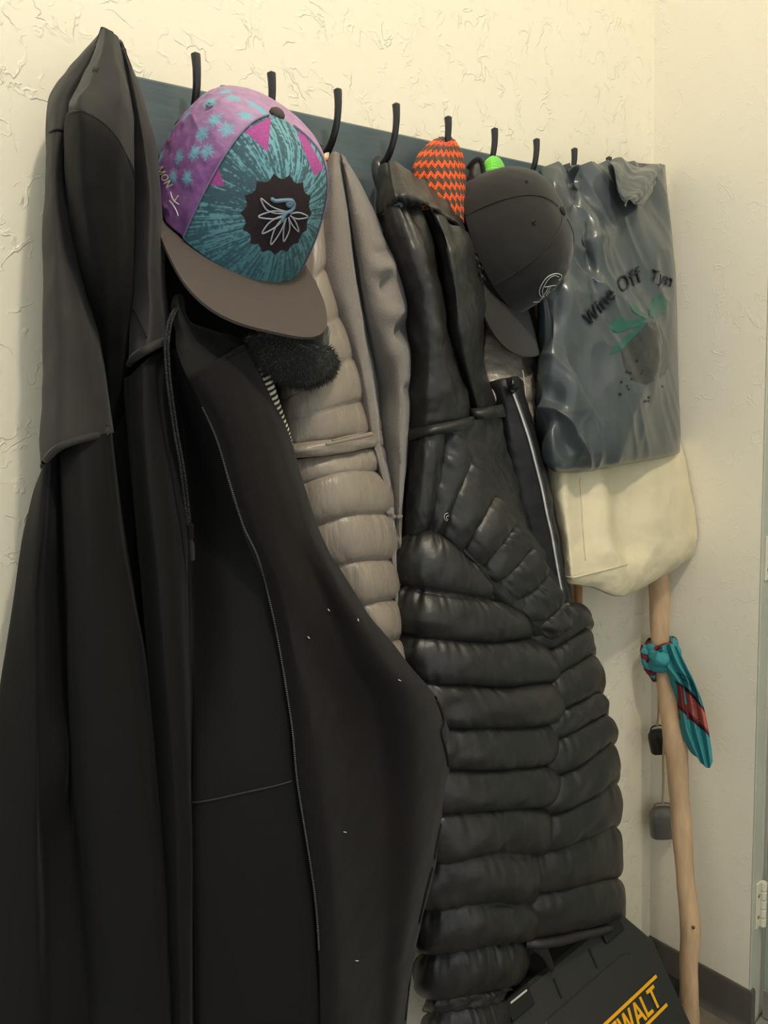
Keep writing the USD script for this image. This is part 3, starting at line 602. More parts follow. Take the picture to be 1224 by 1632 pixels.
# ---------------------------------------------------------------- caps
M['weave_col'] = mat('cap_print_cotton', (0.5, 0.5, 0.5), 0.85, col=True, bump=[(1500, 0.0003, 'noise'), (60, 0.0015, 'noise')])
M['brim_wool'] = mat('brim_wool', (0.072, 0.058, 0.050), 0.9, var=(1400, 0.35), bump=[(1300, 0.0004, 'noise')])
M['black_wool'] = mat('cap_black_wool', (0.020, 0.0185, 0.017), 0.9, sheen=0.25, bump=[(1500, 0.0003, 'noise')])
M['thread_grey'] = mat('thread_grey', (0.30, 0.32, 0.36), 0.5)
M['thread_silver'] = mat('thread_silver', (0.50, 0.50, 0.48), 0.5)
M['thread_teal'] = mat('thread_teal', (0.12, 0.20, 0.27), 0.5)
M['thread_cream'] = mat('thread_cream', (0.55, 0.52, 0.45), 0.6)
CA = .088
class Cap:
    def __init__(s, C, pitch, yaw, roll, k, brim=0.072, bend=0.0, squash=0.75, B=.102, H=.128):
        s.B, s.H = B, H
        s.C = np.array(C); s.k = k; s.br = brim; s.bend = bend; s.sq = squash
        cy, sy = math.cos(yaw), math.sin(yaw); R = np.array([cy, sy, 0]); Fv = np.array([sy, -cy, 0]); U = np.array([0, 0, 1.])
        c, q = math.cos(pitch), math.sin(pitch); F2 = Fv*c-U*q; U2 = U*c+Fv*q
        c, q = math.cos(roll), math.sin(roll); s.R, s.F, s.U = R*c+U2*q, F2, U2*c-R*q
    def world(s, p):
        p = np.asarray(p, float); return s.C+s.k*(p[..., :1]*s.R+p[..., 1:2]*s.F+p[..., 2:]*s.U)
    def crown(s, th, ph, lift=0.0):
        c = np.cos(ph).clip(0, 1)**s.sq; n = 1+lift/0.1
        return np.stack([CA*n*np.sin(th)*c, s.B*n*np.cos(th)*c, s.H*n*np.sin(ph)+0*th], -1)
    def patch(s, t0, t1, nt, np_, p0=0.0, p1=90.0, lift=0.0, fn=None):
        th, ph = np.meshgrid(np.radians(np.linspace(t0, t1, nt)), np.radians(np.linspace(p0, p1, np_)))
        q = s.crown(th, ph, lift)
        if fn is not None: q = q+fn(th, ph)[..., None]*q/np.linalg.norm(q, axis=-1, keepdims=True)
        return s.world(q)
    def brim_mesh(s, n=90, m=30):
        a = np.radians(np.linspace(-84, 84, n)); inner = np.stack([CA*np.sin(a)*0.99, s.B*np.cos(a)*0.99], 1)
        o = np.stack([np.sign(np.sin(a))*np.abs(np.sin(a))**0.70*CA*1.05, 0.012+(s.B+s.br-0.012)*np.abs(np.cos(a))**0.50], 1)
        g = np.array([inner*(1-t)+o*t for t in np.linspace(0, 1, m)])
        z = -s.bend*g[..., 0]**2-0.10*np.maximum(0, g[..., 1]-s.B)*0.6 + 0.001
        return s.world(np.dstack([g, z]))
def cap_shell(g, t): return shell(g, t)

c1 = Cap((0.5105, -0.0841, 1.6747), 0.7754, -0.2300, -0.2600, 1.078, brim=0.0800, bend=0.6, squash=0.47, B=.1055, H=.127)
h1 = thing('baseball_cap', 'purple and teal patterned flat-brim cap with a grey-brown woven brim', 'cap', c1.C)
def dab(g): return pix(g.reshape(-1, 3)), g.reshape(-1, 3)
def wrinkle(th, ph): 
    q = np.stack([th*2.6, ph*3.4, th*0], -1); return 0.006*(1-np.abs(2*meshkit.fbm(q+4, 3, 5)-1)-0.7)*np.clip((1.35-ph)*2, 0, 1)
gs = c1.patch(52, 308, 300, 150, fn=wrinkle)
px_, pw = dab(gs)
PUR, PNK, CYA = np.array(lin(128, 84, 138)), np.array(lin(158, 128, 158)), np.array(lin(96, 172, 186))
tone = np.clip((px_[:, 0]-270)/150+(200-px_[:, 1])/140, 0, 1)[:, None]
nz = meshkit.fbm(pw*130, 3, 6)[:, None]
col = (PUR*(1-tone)+PNK*tone)*(0.75+0.5*nz)
tree = cKDTree(pw[:, :]); front = ((EYE-gs)*(gs-c1.C)).sum(-1).reshape(-1) > 0.0015
spots = [(296, 184), (266, 214), (284, 250), (334, 163), (342, 191), (322, 213), (372, 156), (392, 184), (358, 146), (310, 243), (297, 284), (330, 240), (284, 155), (255, 250), (404, 166), (418, 178), (312, 140), (258, 190), (362, 206), (274, 282)]
vis = np.where(front)[0]; t2 = cKDTree(px_[vis])
cent = [pw[vis[t2.query(s)[1]]] for s in spots]
# the same print carries on round the far side
b_ = np.random.default_rng(3); cent += [gs[int(i), int(j)] for i, j in zip(b_.integers(5, 110, 16), b_.integers(10, 140, 16))]
for c in cent:
    d = pw-c; r = np.linalg.norm(d, axis=1); near = r < 0.0155
    e1 = np.cross(c-c1.C, [0.2, 0.3, 0.9]); e1 /= np.linalg.norm(e1); e2 = np.cross(e1, (c-c1.C)/np.linalg.norm(c-c1.C))
    a = np.arctan2(d@e2, d@e1); burst = 0.0066+0.0022*np.sin(a*13+b_.uniform(0, 6))+0.0014*np.sin(a*5+1)
    k = near & (r < burst+0.002); kk = np.where(k, np.clip((burst+0.002-r)/0.003, 0, 1), 0)[:, None]*(0.72+0.28*np.sin(a*23)[:, None])
    col = col*(1-kk)+CYA*kk
m_ = shell(gs, 0.002, c1.C); obj('side_panel', m_, M['weave_col'], h1, col=np.vstack([col, col]))
# front panels: rays of dark and teal thread round the black scalloped badge
gf = c1.patch(-52, 52, 260, 220, lift=0.0012); px_, pw = dab(gf)
ec = gf[np.unravel_index(np.argmin(((pix(gf.reshape(-1, 3))-np.array([448, 346]))**2).sum(1)), gf.shape[:2])]
en = (ec-c1.C)/np.linalg.norm(ec-c1.C); ee1 = np.cross(c1.U, en); ee1 /= np.linalg.norm(ee1); ee2 = np.cross(en, ee1)
d = pw-ec; r = np.linalg.norm(d, axis=1); a = np.arctan2(d@ee2, d@ee1)
TEA, TED = np.array(lin(104, 152, 162)), np.array(lin(38, 50, 60))
rows_ = meshkit.noise(np.stack([a*26, r*30, a*0], 1), 4)*0.42+meshkit.noise(np.stack([a*70, r*60, a*0], 1), 9)*0.45+meshkit.noise(np.stack([a*30, r*420, a*0], 1), 2)*0.3
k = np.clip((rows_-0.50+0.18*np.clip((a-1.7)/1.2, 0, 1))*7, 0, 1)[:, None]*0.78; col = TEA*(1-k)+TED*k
shade_k = np.clip(-(d@ee2)/0.05, 0, 1)[:, None]*0.55; col = col*(1-shade_k)+np.array(lin(44, 92, 100))*shade_k  # shade on the lower half of the crown front, painted into the print
MAG = np.array(lin(150, 70, 132))
import shapely
def inpoly(p, poly): return shapely.contains_xy(sg.Polygon(poly), p[:, 0], p[:, 1])
for tri in ([(389, 208), (432, 186), (427, 243)], [(472, 208), (488, 218), (516, 268), (501, 281)], [(306, 292), (342, 250), (358, 297)]):
    k = inpoly(px_, tri); col[k] = MAG*(0.75+0.5*meshkit.noise(pw[k]*700, 5)[:, None])
badge = 0.0385*(1+0.14*(1-np.abs(np.sin(a*7.5+0.4)))); k = r < badge; col[k] = np.array(lin(40, 30, 32))*(0.8+0.5*meshkit.noise(pw[k]*900, 3)[:, None])
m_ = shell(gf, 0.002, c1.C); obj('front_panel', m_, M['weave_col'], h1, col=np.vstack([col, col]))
obj('brim', shell(c1.brim_mesh(), 0.0035), M['brim_wool'], h1, smooth=40)
apex = c1.world(np.array([0, 0, c1.H+0.003])); obj('button', lathe([(0, 0.0045), (0.005, 0.004), (0.0085, 0.001), (0.009, -0.003), (0, -0.005)], apex, c1.U, 20), M['brim_wool'], h1, smooth=True)
S1 = Surface(gf, c1.C)
def strokes(name, lines, r, m, parent, surf, lift=0.0016, joined=True):
    return obj(name, cat_(*[tube(surf.path(l, lift, 3*len(l)+8), r, 7) for l in lines]), M[m], parent, smooth=True)
E0 = lambda x, y: (220+x/3.6, 120+y/3.6)      # a magnified view's scale to pixels
leaf = lambda pts: [E0(*p) for p in pts]
em = strokes('emblem', [leaf([(870, 785), (780, 760), (705, 705), (740, 775), (870, 790)]), leaf([(850, 790), (770, 780), (690, 812), (770, 825), (845, 805)]), leaf([(835, 805), (760, 840), (712, 908), (790, 870), (842, 815)]),
                        leaf([(830, 820), (780, 890), (762, 972), (815, 900), (845, 825)]), leaf([(850, 820), (835, 880), (835, 955), (868, 890), (862, 815)]), leaf([(865, 815), (885, 860), (922, 898), (905, 845), (875, 805)]), leaf([(875, 795), (930, 790), (975, 812), (920, 825), (870, 805)])], 0.0009, 'thread_grey', h1, S1)
strokes('bird', [leaf([(765, 708), (790, 722), (840, 718), (880, 718), (895, 745), (880, 775), (850, 790), (825, 840)]), leaf([(862, 728), (878, 735), (872, 750), (858, 742), (862, 728)])], 0.0022, 'thread_teal', em, S1)
# panel seams as raised piping, eyelets, side lettering
for t in (-52, 52): obj('seam', tube(c1.patch(t, t+0.01, 2, 40, 1, 88, lift=0.0022)[:, 0], 0.0011, 6), M['weave_col'], h1, col=np.tile(np.array(lin(120, 112, 138)), (6*40+2, 1)))
for t, p in ((-95, 58), (95, 58), (-150, 58)):
    e = c1.crown(np.radians(t), np.radians(p), 0.002); w = c1.world(np.array(e).reshape(1, 3))[0]; n = (w-c1.C)/np.linalg.norm(w-c1.C)
    obj('eyelet', lathe([(0.0012, -.001), (0.0017, 0.0004), (0.003, 0.0004), (0.0038, -.0006), (0.0038, -.002)], w, n, 16), M['thread_teal'], h1)
gl = c1.patch(-130, -48, 60, 40, fn=wrinkle); S1s = Surface(gl, c1.C)
word('MON', 249, 268, 11, 1.10, 0.0, parent=h1, surf=S1s, m='thread_cream', bold=True)
strokes('stitching', [[(270, 320), (278, 330), (284, 344)], [(272, 306), (276, 318), (285, 326)], [(284, 312), (277, 322)]], 0.0007, 'thread_cream', h1, S1s)

c2 = Cap((1.0155, -0.0657, 1.6842), 1.2478, 0.316, 0.0283, 1.0337, brim=0.073, bend=2.6, squash=0.64, B=.1089, H=.1124)
h2 = thing('baseball_cap', 'plain black curved-brim cap with an embroidered silver monogram', 'cap', c2.C)
dent = lambda th, ph: 0.004*(meshkit.fbm(np.stack([th*2, ph*2.5, th*0+1], -1), 3, 15)-0.5)*np.clip((1.3-ph)*3, 0, 1)
gb = c2.patch(50, 310, 160, 90, fn=dent); gF = c2.patch(-50, 50, 130, 110, lift=0.0008, fn=dent)
obj('side_panel', shell(gb, 0.002, c2.C), M['black_wool'], h2, smooth=50); obj('front_panel', shell(gF, 0.002, c2.C), M['black_wool'], h2, smooth=50)
obj('brim', shell(c2.brim_mesh(), 0.004), M['black_wool'], h2, smooth=40)
obj('button', lathe([(0, 0.004), (0.005, 0.0035), (0.0075, 0.001), (0.008, -0.003), (0, -0.004)], c2.world(np.array([0, 0, c2.H+0.002])), c2.U, 20), M['black_wool'], h2, smooth=True)
for t in (-50, 50, -110, 110): obj('seam', tube(c2.patch(t, t+0.01, 2, 40, 1, 87, lift=0.0012)[:, 0], 0.0008, 6), M['black_wool'], h2)
for t, p in ((-80, 52), (-130, 55), (80, 52)):
    w = c2.world(np.array(c2.crown(np.radians(t), np.radians(p), 0.001)).reshape(1, 3))[0]; n = (w-c2.C)/np.linalg.norm(w-c2.C)
    obj('eyelet', lathe([(0.0012, -0.001), (0.0018, 0.001), (0.003, 0.001), (0.0035, -0.001)], w, n, 14), M['black_wool'], h2)
S2 = Surface(gF, c2.C); E3_ = lambda pts: [(640+x/3.797, 170+y/3.797) for x, y in pts]
strokes('monogram', [E3_([(968, 1022), (960, 1045), (950, 1050)]), E3_([(968, 1020), (935, 1010), (890, 1026), (852, 1070), (834, 1112), (838, 1142), (856, 1152)]), E3_([(952, 1032), (925, 1022), (895, 1038), (868, 1075), (852, 1115), (856, 1140)]),
                     E3_([(866, 1092), (900, 1086), (932, 1082), (915, 1112), (890, 1122)]), E3_([(902, 1088), (880, 1130), (846, 1182)]), E3_([(888, 1092), (864, 1136), (830, 1180)]), E3_([(798, 1184), (822, 1182), (850, 1184)]), E3_([(880, 1124), (876, 1150), (862, 1176), (852, 1178)]), E3_([(856, 1152), (880, 1142), (896, 1122)])], 0.00085, 'thread_silver', h2, S2)

# ---------------------------------------------------------------- beanies between the coats
M['knit_col'] = mat('knit_wool', (0.5, 0.5, 0.5), 0.95, col=True, sheen=0.3, bump=[(700, 0.0006, 'noise')])
rows = [[(690, 229, .036), (698, 223, .046), (706, 221, .054), (712, 228, .050), (717, 221, .054), (722, 225, .048), (727, 232, .036)],
        [(669, 248, .03), (678, 241, .055), (695, 237, .072), (711, 241, .074), (723, 238, .072), (731, 243, .058), (735, 249, .03)],
        [(659, 276, .03), (664, 272, .062), (685, 268, .082), (708, 267, .086), (726, 267, .080), (736, 270, .062), (739, 274, .03)],
        [(657, 310, .03), (662, 308, .066), (685, 306, .088), (710, 304, .092), (728, 304, .086), (738, 306, .064), (741, 310, .03)],
        [(657, 350, .03), (662, 348, .066), (685, 346, .088), (710, 344, .092), (728, 344, .086), (739, 346, .064), (742, 350, .03)],
        [(660, 420, .03), (665, 420, .060), (687, 418, .080), (710, 416, .084), (728, 416, .078), (738, 418, .058), (740, 420, .03)]]
G = grid_interp(px_grid(rows), 330, 260); uu, vv = np.meshgrid(np.linspace(0, 1, 260), np.linspace(0, 1, 330))
yy = pix(G.reshape(-1, 3))[:, 1].reshape(vv.shape); zig = np.abs(np.mod(uu*13+0.0*vv, 1)-0.5)*2
ph_ = (yy-220-zig*9)/17.2; st = np.mod(ph_, 1.0); fine = np.mod((yy-zig*9)/4.3, 1.0)
G = G+grid_normals(G)*(0.0022*np.abs(np.sin(np.pi*fine))*(0.4+0.6*zig)+0.0015*zig)[..., None]
col = np.where((st < 0.40)[..., None], np.array(lin(238, 92, 38)), np.array(lin(92, 70, 56))); col = col*(0.6+0.6*np.abs(np.sin(np.pi*fine)))[..., None]
mm = shell(G, 0.004); cc = col.reshape(-1, 3)
bn = thing('knit_beanie', 'orange and brown zigzag striped knit beanie hung on a hook', 'beanie', P(705, 290, 0.0)); obj('knit', mm, M['knit_col'], bn, col=np.vstack([cc, cc]))
rows = [[(776, 258, .03), (780, 252, .048), (786, 249, .056), (793, 251, .05), (799, 258, .03)], [(766, 272, .03), (772, 266, .056), (785, 260, .072), (798, 264, .058), (806, 272, .03)], [(764, 300, .03), (770, 298, .060), (786, 296, .080), (802, 298, .062), (812, 302, .03)], [(764, 350, .03), (770, 350, .060), (786, 348, .080), (804, 350, .062), (814, 352, .03)]]
G = grid_interp(px_grid(rows), 120, 120); uu, vv = np.meshgrid(np.linspace(0, 1, 120), np.linspace(0, 1, 120)); k = np.abs(np.sin(uu*60))*np.abs(np.sin(vv*55)); G = G+grid_normals(G)*(0.0014*k)[..., None]
mm = shell(G, 0.003); cc = (np.array(lin(128, 226, 84))*(0.7+0.4*k[..., None])).reshape(-1, 3)
gb_ = thing('knit_beanie', 'lime green knit beanie just showing above the black cap', 'beanie', P(786, 290, 0.0)); obj('knit', mm, M['knit_col'], gb_, col=np.vstack([cc, cc]))
M['felt'] = mat('felt_grey', (0.085, 0.085, 0.078), 0.95, bump=[(500, 0.0006, 'noise')])
rows = [[(746, 284, .025), (750, 264, .040), (758, 257, .052), (766, 254, .055), (772, 257, .045), (774, 262, .025)], [(744, 296, .025), (747, 282, .045), (755, 274, .060), (762, 270, .062), (770, 270, .050), (774, 276, .025)], [(743, 306, .025), (746, 296, .045), (755, 290, .060), (763, 288, .062), (771, 288, .05), (775, 290, .025)], [(743, 318, .025), (746, 312, .04), (755, 308, .05), (763, 306, .05), (771, 306, .04), (775, 308, .025)]]
gm, gg = cloth(rows, 60, 50, 0.003, rough=0.003, rscale=50, seed=5)
gf_ = thing('felt_hat', 'dark grey felt hat edge peeping out left of the black cap', 'hat', P(760, 300, 0)); obj('felt', gm, M['felt'], gf_)
obj('band', tube([P(746, 268, .042), P(753, 258, .052), P(762, 253, .060), P(768, 260, .062), P(769, 290, .06)], 0.0035, 8, 24), M['black_wool'], gf_)
# ---------------------------------------------------------------- garments
M['shell_black'] = mat('softshell_black', (0.0060, 0.0057, 0.0055), 0.75, sheen=0.03, spec=0.16, bump=[(900, 0.00015, 'noise')])  # darker copy for the lower and inner parts, their shade put into the base
M['hood_black'] = mat('softshell_black_lit', (0.026, 0.0238, 0.0226), 0.75, sheen=0.08, spec=0.25, bump=[(900, 0.00015, 'noise')])  # same softshell, lighter: lamp light on the upper jacket put into the base colour
M['fleece_black'] = mat('fleece_black', (0.0105, 0.0090, 0.0086), 1.0, sheen=0.08, spec=0.1, bump=[(600, 0.0006, 'noise'), (1400, 0.0004, 'noise')], var=(900, 0.5))
M['zip'] = mat('zip_teeth', (0.10, 0.10, 0.10), 0.45, metal=0.3)
M['cordbraid'] = mat('drawcord', (0.014, 0.014, 0.014), 0.5, bump=[(700, 0.0010, 'voronoi')])
ja = thing('hooded_jacket', 'black hooded softshell jacket with fleece lining hanging open at the far left', 'jacket', P(170, 300, 0.0))
def part(name, rows, m, parent, free=False, **k):
    if free: rows = [[(r[1][0]+7, r[1][1]+1, max(r[1][2]-0.030, 0.03))]+list(r[1:]) for r in rows]
    mm, g = cloth(rows, **k); obj(name, mm, M[m], parent, smooth=60); return Surface(g)
part('back_panel', [[(150, 330, .025), (200, 325, .03), (300, 335, .025)], [(140, 470, .03), (220, 470, .035), (420, 490, .025)], [(140, 600, .03), (220, 600, .045), (462, 630, .03)], [(110, 1000, .03), (220, 1000, .06), (520, 1000, .04)], [(60, 1650, .03), (220, 1650, .07), (520, 1650, .05)]], 'shell_black', ja, nr=40, nc=40)
# left side of the hood and sleeve down to the corded seam
s = part('sleeve', [[(150, 62, .03), (155, 53, .055), (160, 48, .075), (166, 46, .085), (172, 46, .08), (178, 50, .05)],
 [(100, 118, .02), (107, 113, .055), (120, 108, .08), (135, 104, .088), (150, 100, .08), (165, 100, .055)],
 [(74, 166, .02), (79, 161, .065), (92, 158, .095), (106, 156, .10), (120, 154, .088), (135, 154, .055)],
 [(69, 219, .02), (73, 215, .075), (85, 208, .110), (100, 208, .112), (110, 212, .095), (125, 214, .055)],
 [(67, 300, .02), (71, 300, .080), (82, 300, .118), (96, 300, .115), (106, 300, .085), (120, 300, .045)],
 [(66, 420, .02), (70, 420, .085), (88, 420, .125), (112, 420, .125), (126, 420, .095), (140, 420, .045)],
 [(62, 560, .02), (67, 560, .090), (95, 558, .135), (130, 556, .138), (153, 554, .110), (166, 552, .045)],
 [(60, 640, .02), (66, 640, .095), (94, 636, .140), (134, 632, .142), (164, 628, .115), (172, 626, .05)],
 [(58, 748, .02), (66, 744, .10), (94, 714, .146), (130, 699, .148), (168, 691, .128), (178, 690, .06)]], 'hood_black', ja, free=True, nr=150, nc=70, rough=0.004, rscale=14, seed=1)
obj('seam', tube(s.path([(74, 216), (84, 209), (94, 207), (106, 211)], 0.0006, 20), 0.0012, 6), M['shell_black'], ja)
obj('piping', tube(s.path([(68, 742), (78, 727), (94, 713), (118, 703), (146, 696), (168, 691), (172, 684), (171, 676)], 0.003, 50), [.0025, .0038, .004, .004, .004, .0038, .0034, .0034], 10), M['hood_black'], ja)
LW = [[(54, 772, .02), (60, 764, .07), (70, 744, .112), (82, 728, .120), (94, 717, .098), (101, 712, .122), (125, 702, .142), (155, 694, .142), (172, 690, .130), (178, 690, .06)],
 [(37, 838, .02), (41, 838, .08), (60, 838, .118), (76, 838, .124), (98, 838, .096), (108, 838, .138), (140, 838, .158), (172, 838, .150), (190, 838, .132), (197, 838, .05)],
 [(21, 950, .02), (25, 950, .085), (53, 950, .122), (72, 950, .118), (104, 950, .095), (115, 950, .140), (145, 950, .162), (185, 950, .155), (209, 950, .135), (216, 950, .05)],
 [(1, 1090, .02), (5, 1090, .09), (52, 1090, .126), (73, 1090, .118), (108, 1090, .095), (121, 1090, .140), (155, 1090, .162), (205, 1090, .160), (234, 1090, .138), (242, 1090, .05)],
 [(-16, 1240, .02), (-10, 1240, .09), (50, 1240, .128), (74, 1240, .120), (112, 1240, .096), (130, 1240, .140), (165, 1240, .160), (220, 1240, .160), (248, 1240, .138), (256, 1240, .05)],
 [(-24, 1380, .02), (-16, 1380, .09), (52, 1380, .124), (76, 1380, .098), (122, 1380, .105), (142, 1380, .138), (180, 1380, .158), (235, 1380, .158), (262, 1380, .138), (270, 1380, .05)],
 [(-30, 1660, .02), (-22, 1660, .09), (55, 1660, .125), (88, 1660, .118), (140, 1660, .112), (165, 1660, .138), (205, 1660, .158), (255, 1660, .158), (275, 1660, .138), (284, 1660, .05)]]
part('back_skirt', LW, 'shell_black', ja, free=True, nr=170, nc=130, rough=0.003, rscale=9, seed=6, stretch=(2, 2, .6), folds=lambda u, v, g: -0.014*np.exp(-((u-.29)/.03)**2)*np.clip(1-v*1.15, 0, 1)*np.clip(v*6, 0, 1)+0.010*np.exp(-((u-.36-.04*v)/.03)**2-((v-.62)/.07)**2))
# hood
part('hood', [[(156, 56, .06), (161, 47, .10), (167, 43, .118), (175, 46, .122), (183, 52, .118), (189, 59, .098), (191, 68, .06)],
 [(146, 84, .07), (152, 81, .115), (160, 80, .138), (171, 80, .142), (183, 82, .140), (192, 84, .110), (197, 86, .06)],
 [(122, 136, .08), (128, 131, .128), (145, 128, .160), (165, 128, .158), (187, 130, .158), (203, 132, .120), (208, 135, .07)],
 [(106, 166, .09), (111, 160, .140), (130, 156, .172), (155, 160, .172), (184, 172, .168), (209, 178, .125), (214, 184, .07)],
 [(104, 192, .09), (110, 180, .142), (128, 176, .176), (150, 185, .180), (180, 210, .170), (203, 250, .135), (217, 286, .08)]], 'hood_black', ja, nr=110, nc=90, rough=0.004, rscale=16, seed=3)
s = part('hood_side', [[(104, 194, .08), (110, 182, .138), (128, 177, .172), (150, 186, .176), (180, 211, .166), (203, 251, .130), (217, 287, .08)],
 [(103, 214, .08), (106, 208, .140), (128, 206, .180), (152, 214, .185), (184, 236, .172), (206, 268, .138), (218, 298, .08)],
 [(104, 282, .08), (107, 280, .138), (130, 280, .178), (156, 284, .182), (184, 296, .168), (208, 314, .130), (220, 334, .07)],
 [(109, 342, .07), (113, 340, .128), (135, 340, .168), (160, 344, .172), (186, 350, .158), (209, 362, .120), (221, 378, .07)],
 [(124, 430, .06), (128, 430, .105), (146, 430, .142), (166, 432, .148), (188, 434, .136), (208, 440, .108), (221, 446, .06)],
 [(149, 540, .04), (153, 540, .065), (164, 540, .090), (176, 541, .098), (190, 542, .092), (203, 545, .075), (212, 548, .05)],
 [(158, 690, .03), (161, 690, .036), (168, 690, .046), (178, 690, .05), (188, 690, .048), (200, 690, .04), (208, 690, .03)]], 'shell_black', ja, nr=150, nc=80, rough=0.004, rscale=14, seed=9)
obj('seam', tube(s.path([(112, 180), (128, 177), (150, 186), (180, 211), (203, 251), (214, 282)], 0.0008, 40), 0.0011, 6), M['hood_black'], ja)
s = part('shoulder', [[(187, 62, .05), (193, 68, .066), (198, 76, .06), (200, 82, .03)], [(196, 118, .06), (206, 116, .095), (212, 115, .088), (215, 118, .03)], [(208, 184, .08), (220, 182, .120), (230, 180, .108), (234, 182, .03)], [(208, 244, .085), (230, 243, .132), (246, 242, .115), (251, 243, .03)],
 [(211, 308, .085), (238, 306, .140), (255, 305, .118), (260, 305, .03)], [(214, 432, .085), (236, 430, .146), (257, 430, .122), (264, 430, .03)], [(209, 500, .085), (237, 498, .150), (262, 496, .130), (270, 495, .04)], [(204, 584, .085), (230, 562, .154), (260, 547, .138), (274, 545, .05)]], 'hood_black', ja, nr=130, nc=50, rough=0.003, rscale=14, seed=4)
obj('seam', tube(s.path([(212, 494), (220, 508), (233, 538)], 0.0008, 14), 0.0010, 6), M['shell_black'], ja)
obj('piping', tube(s.path([(205, 582), (210, 574), (222, 564), (240, 554), (263, 543)], 0.003, 40), [.003, .0045, .0048, .0048, .0045], 10), M['hood_black'], ja)
FP = [[(199, 602, .05), (206, 598, .115), (228, 578, .150), (252, 564, .138), (266, 558, .095), (274, 556, .072), (280, 556, .11), (285, 558, .155)],
 [(205, 700, .05), (212, 700, .128), (232, 700, .160), (256, 700, .150), (276, 700, .110), (290, 700, .085), (310, 700, .10), (344, 700, .165)],
 [(215, 838, .05), (222, 838, .135), (245, 838, .168), (274, 838, .158), (292, 838, .118), (302, 838, .098), (335, 838, .125), (387, 838, .178)],
 [(225, 950, .05), (232, 950, .135), (256, 950, .170), (284, 950, .160), (298, 950, .128), (305, 950, .108), (358, 950, .155), (427, 950, .188)],
 [(237, 1090, .05), (243, 1090, .135), (268, 1090, .170), (294, 1090, .160), (304, 1090, .135), (310, 1090, .135), (372, 1090, .178), (454, 1090, .198)],
 [(249, 1240, .05), (255, 1240, .135), (280, 1240, .170), (299, 1240, .160), (306, 1240, .142), (312, 1240, .158), (382, 1240, .192), (472, 1240, .208)],
 [(258, 1380, .05), (265, 1380, .135), (285, 1380, .168), (301, 1380, .158), (308, 1380, .142), (315, 1380, .160), (392, 1380, .195), (494, 1380, .215)],
 [(268, 1660, .05), (275, 1660, .135), (290, 1660, .165), (303, 1660, .156), (309, 1660, .142), (318, 1660, .160), (402, 1660, .195), (511, 1660, .215)]]
s = part('front_panel', FP, 'shell_black', ja, nr=170, nc=130, rough=0.003, rscale=9, seed=7, stretch=(2, 2, .6))
obj('pocket_seam', tube(s.path([(308, 1279), (330, 1276), (390, 1263), (440, 1252), (464, 1245)], 0.001, 40), 0.0011, 6), M['hood_black'], ja)
s = part('collar', [[(275, 486, .13), (279, 474, .150), (286, 469, .152), (293, 478, .13)], [(277, 522, .155), (286, 515, .168), (297, 509, .165), (311, 520, .13)], [(283, 562, .172), (302, 553, .178), (325, 544, .172), (368, 531, .13)], [(299, 604, .184), (325, 596, .190), (355, 579, .184), (394, 554, .145)]], 'shell_black', ja, nr=60, nc=60, rough=0.004, rscale=30, seed=8)
obj('collar_band', tube(s.path([(301, 600), (325, 592), (355, 575), (390, 554)], 0.001, 30), 0.0042, 10, flat=((0, 1, 0), 0.5)), M['fleece_black'], ja)
ZIPP = [(283, 558), (298, 598), (322, 650), (345, 702), (366, 772), (387, 838), (410, 888), (427, 950), (441, 1015), (454, 1090), (465, 1165), (472, 1240), (482, 1305), (494, 1380), (502, 1440), (507, 1512), (510, 1660)]
FL = [[(299, 603, .186), (322, 595, .192), (342, 584, .192), (366, 571, .184), (384, 561, .168), (394, 556, .148), (398, 561, .09)],
 [(344, 701, .172), (362, 697, .196), (385, 690, .202), (410, 682, .196), (434, 672, .180), (450, 668, .148), (453, 672, .08)],
 [(387, 838, .184), (405, 836, .206), (430, 832, .210), (456, 828, .204), (480, 824, .190), (500, 830, .155), (503, 834, .08)],
 [(427, 950, .194), (450, 948, .216), (475, 945, .214), (508, 940, .204), (536, 936, .214), (560, 940, .170), (563, 944, .09)],
 [(449, 1060, .200), (475, 1056, .220), (508, 1052, .210), (550, 1046, .212), (594, 1040, .236), (640, 1052, .200), (644, 1057, .10)],
 [(462, 1140, .206), (495, 1136, .225), (540, 1130, .208), (592, 1125, .214), (642, 1116, .238), (704, 1132, .200), (707, 1137, .10)],
 [(472, 1240, .212), (510, 1238, .228), (556, 1236, .214), (606, 1234, .206), (658, 1232, .228), (712, 1238, .190), (714, 1242, .10)],
 [(494, 1380, .220), (530, 1380, .232), (570, 1380, .220), (612, 1380, .214), (652, 1380, .220), (688, 1380, .188), (690, 1380, .10)],
 [(507, 1510, .220), (540, 1510, .228), (576, 1510, .214), (610, 1510, .204), (638, 1510, .206), (659, 1508, .182), (661, 1508, .10)],
 [(511, 1660, .220), (540, 1660, .228), (570, 1660, .220), (600, 1660, .204), (622, 1660, .200), (641, 1660, .180), (643, 1660, .10)]]
s = part('fleece_lining', FL, 'fleece_black', ja, nr=220, nc=150, rough=0.004, rscale=12, seed=10)
M['lint_white'] = mat('lint_white', (0.6, 0.6, 0.58), 0.9)
for x, y, a in ((571, 988, 1.2), (550, 1326, .2), (569, 1531, .1), (637, 1084, .4), (524, 972, .9), (492, 1016, .8)):
    obj('lint', tube(s.path([(x-2*_c(a), y-2*_s(a)), (x, y+.5), (x+2*_c(a), y+2*_s(a))], 0.002), 0.0006, 6), M['lint_white'], ja)
zp = s.path([(x+1.5, y) for x, y in ZIPP[2:-1]], 0.001, 260)
obj('zip_tape', tube(zp, 0.0013, 6), M['shell_black'], ja)
tz = np.gradient(zp, axis=0); tz /= np.linalg.norm(tz, axis=1, keepdims=True); side_ = np.cross(tz, FW); side_ /= np.linalg.norm(side_, axis=1, keepdims=True)
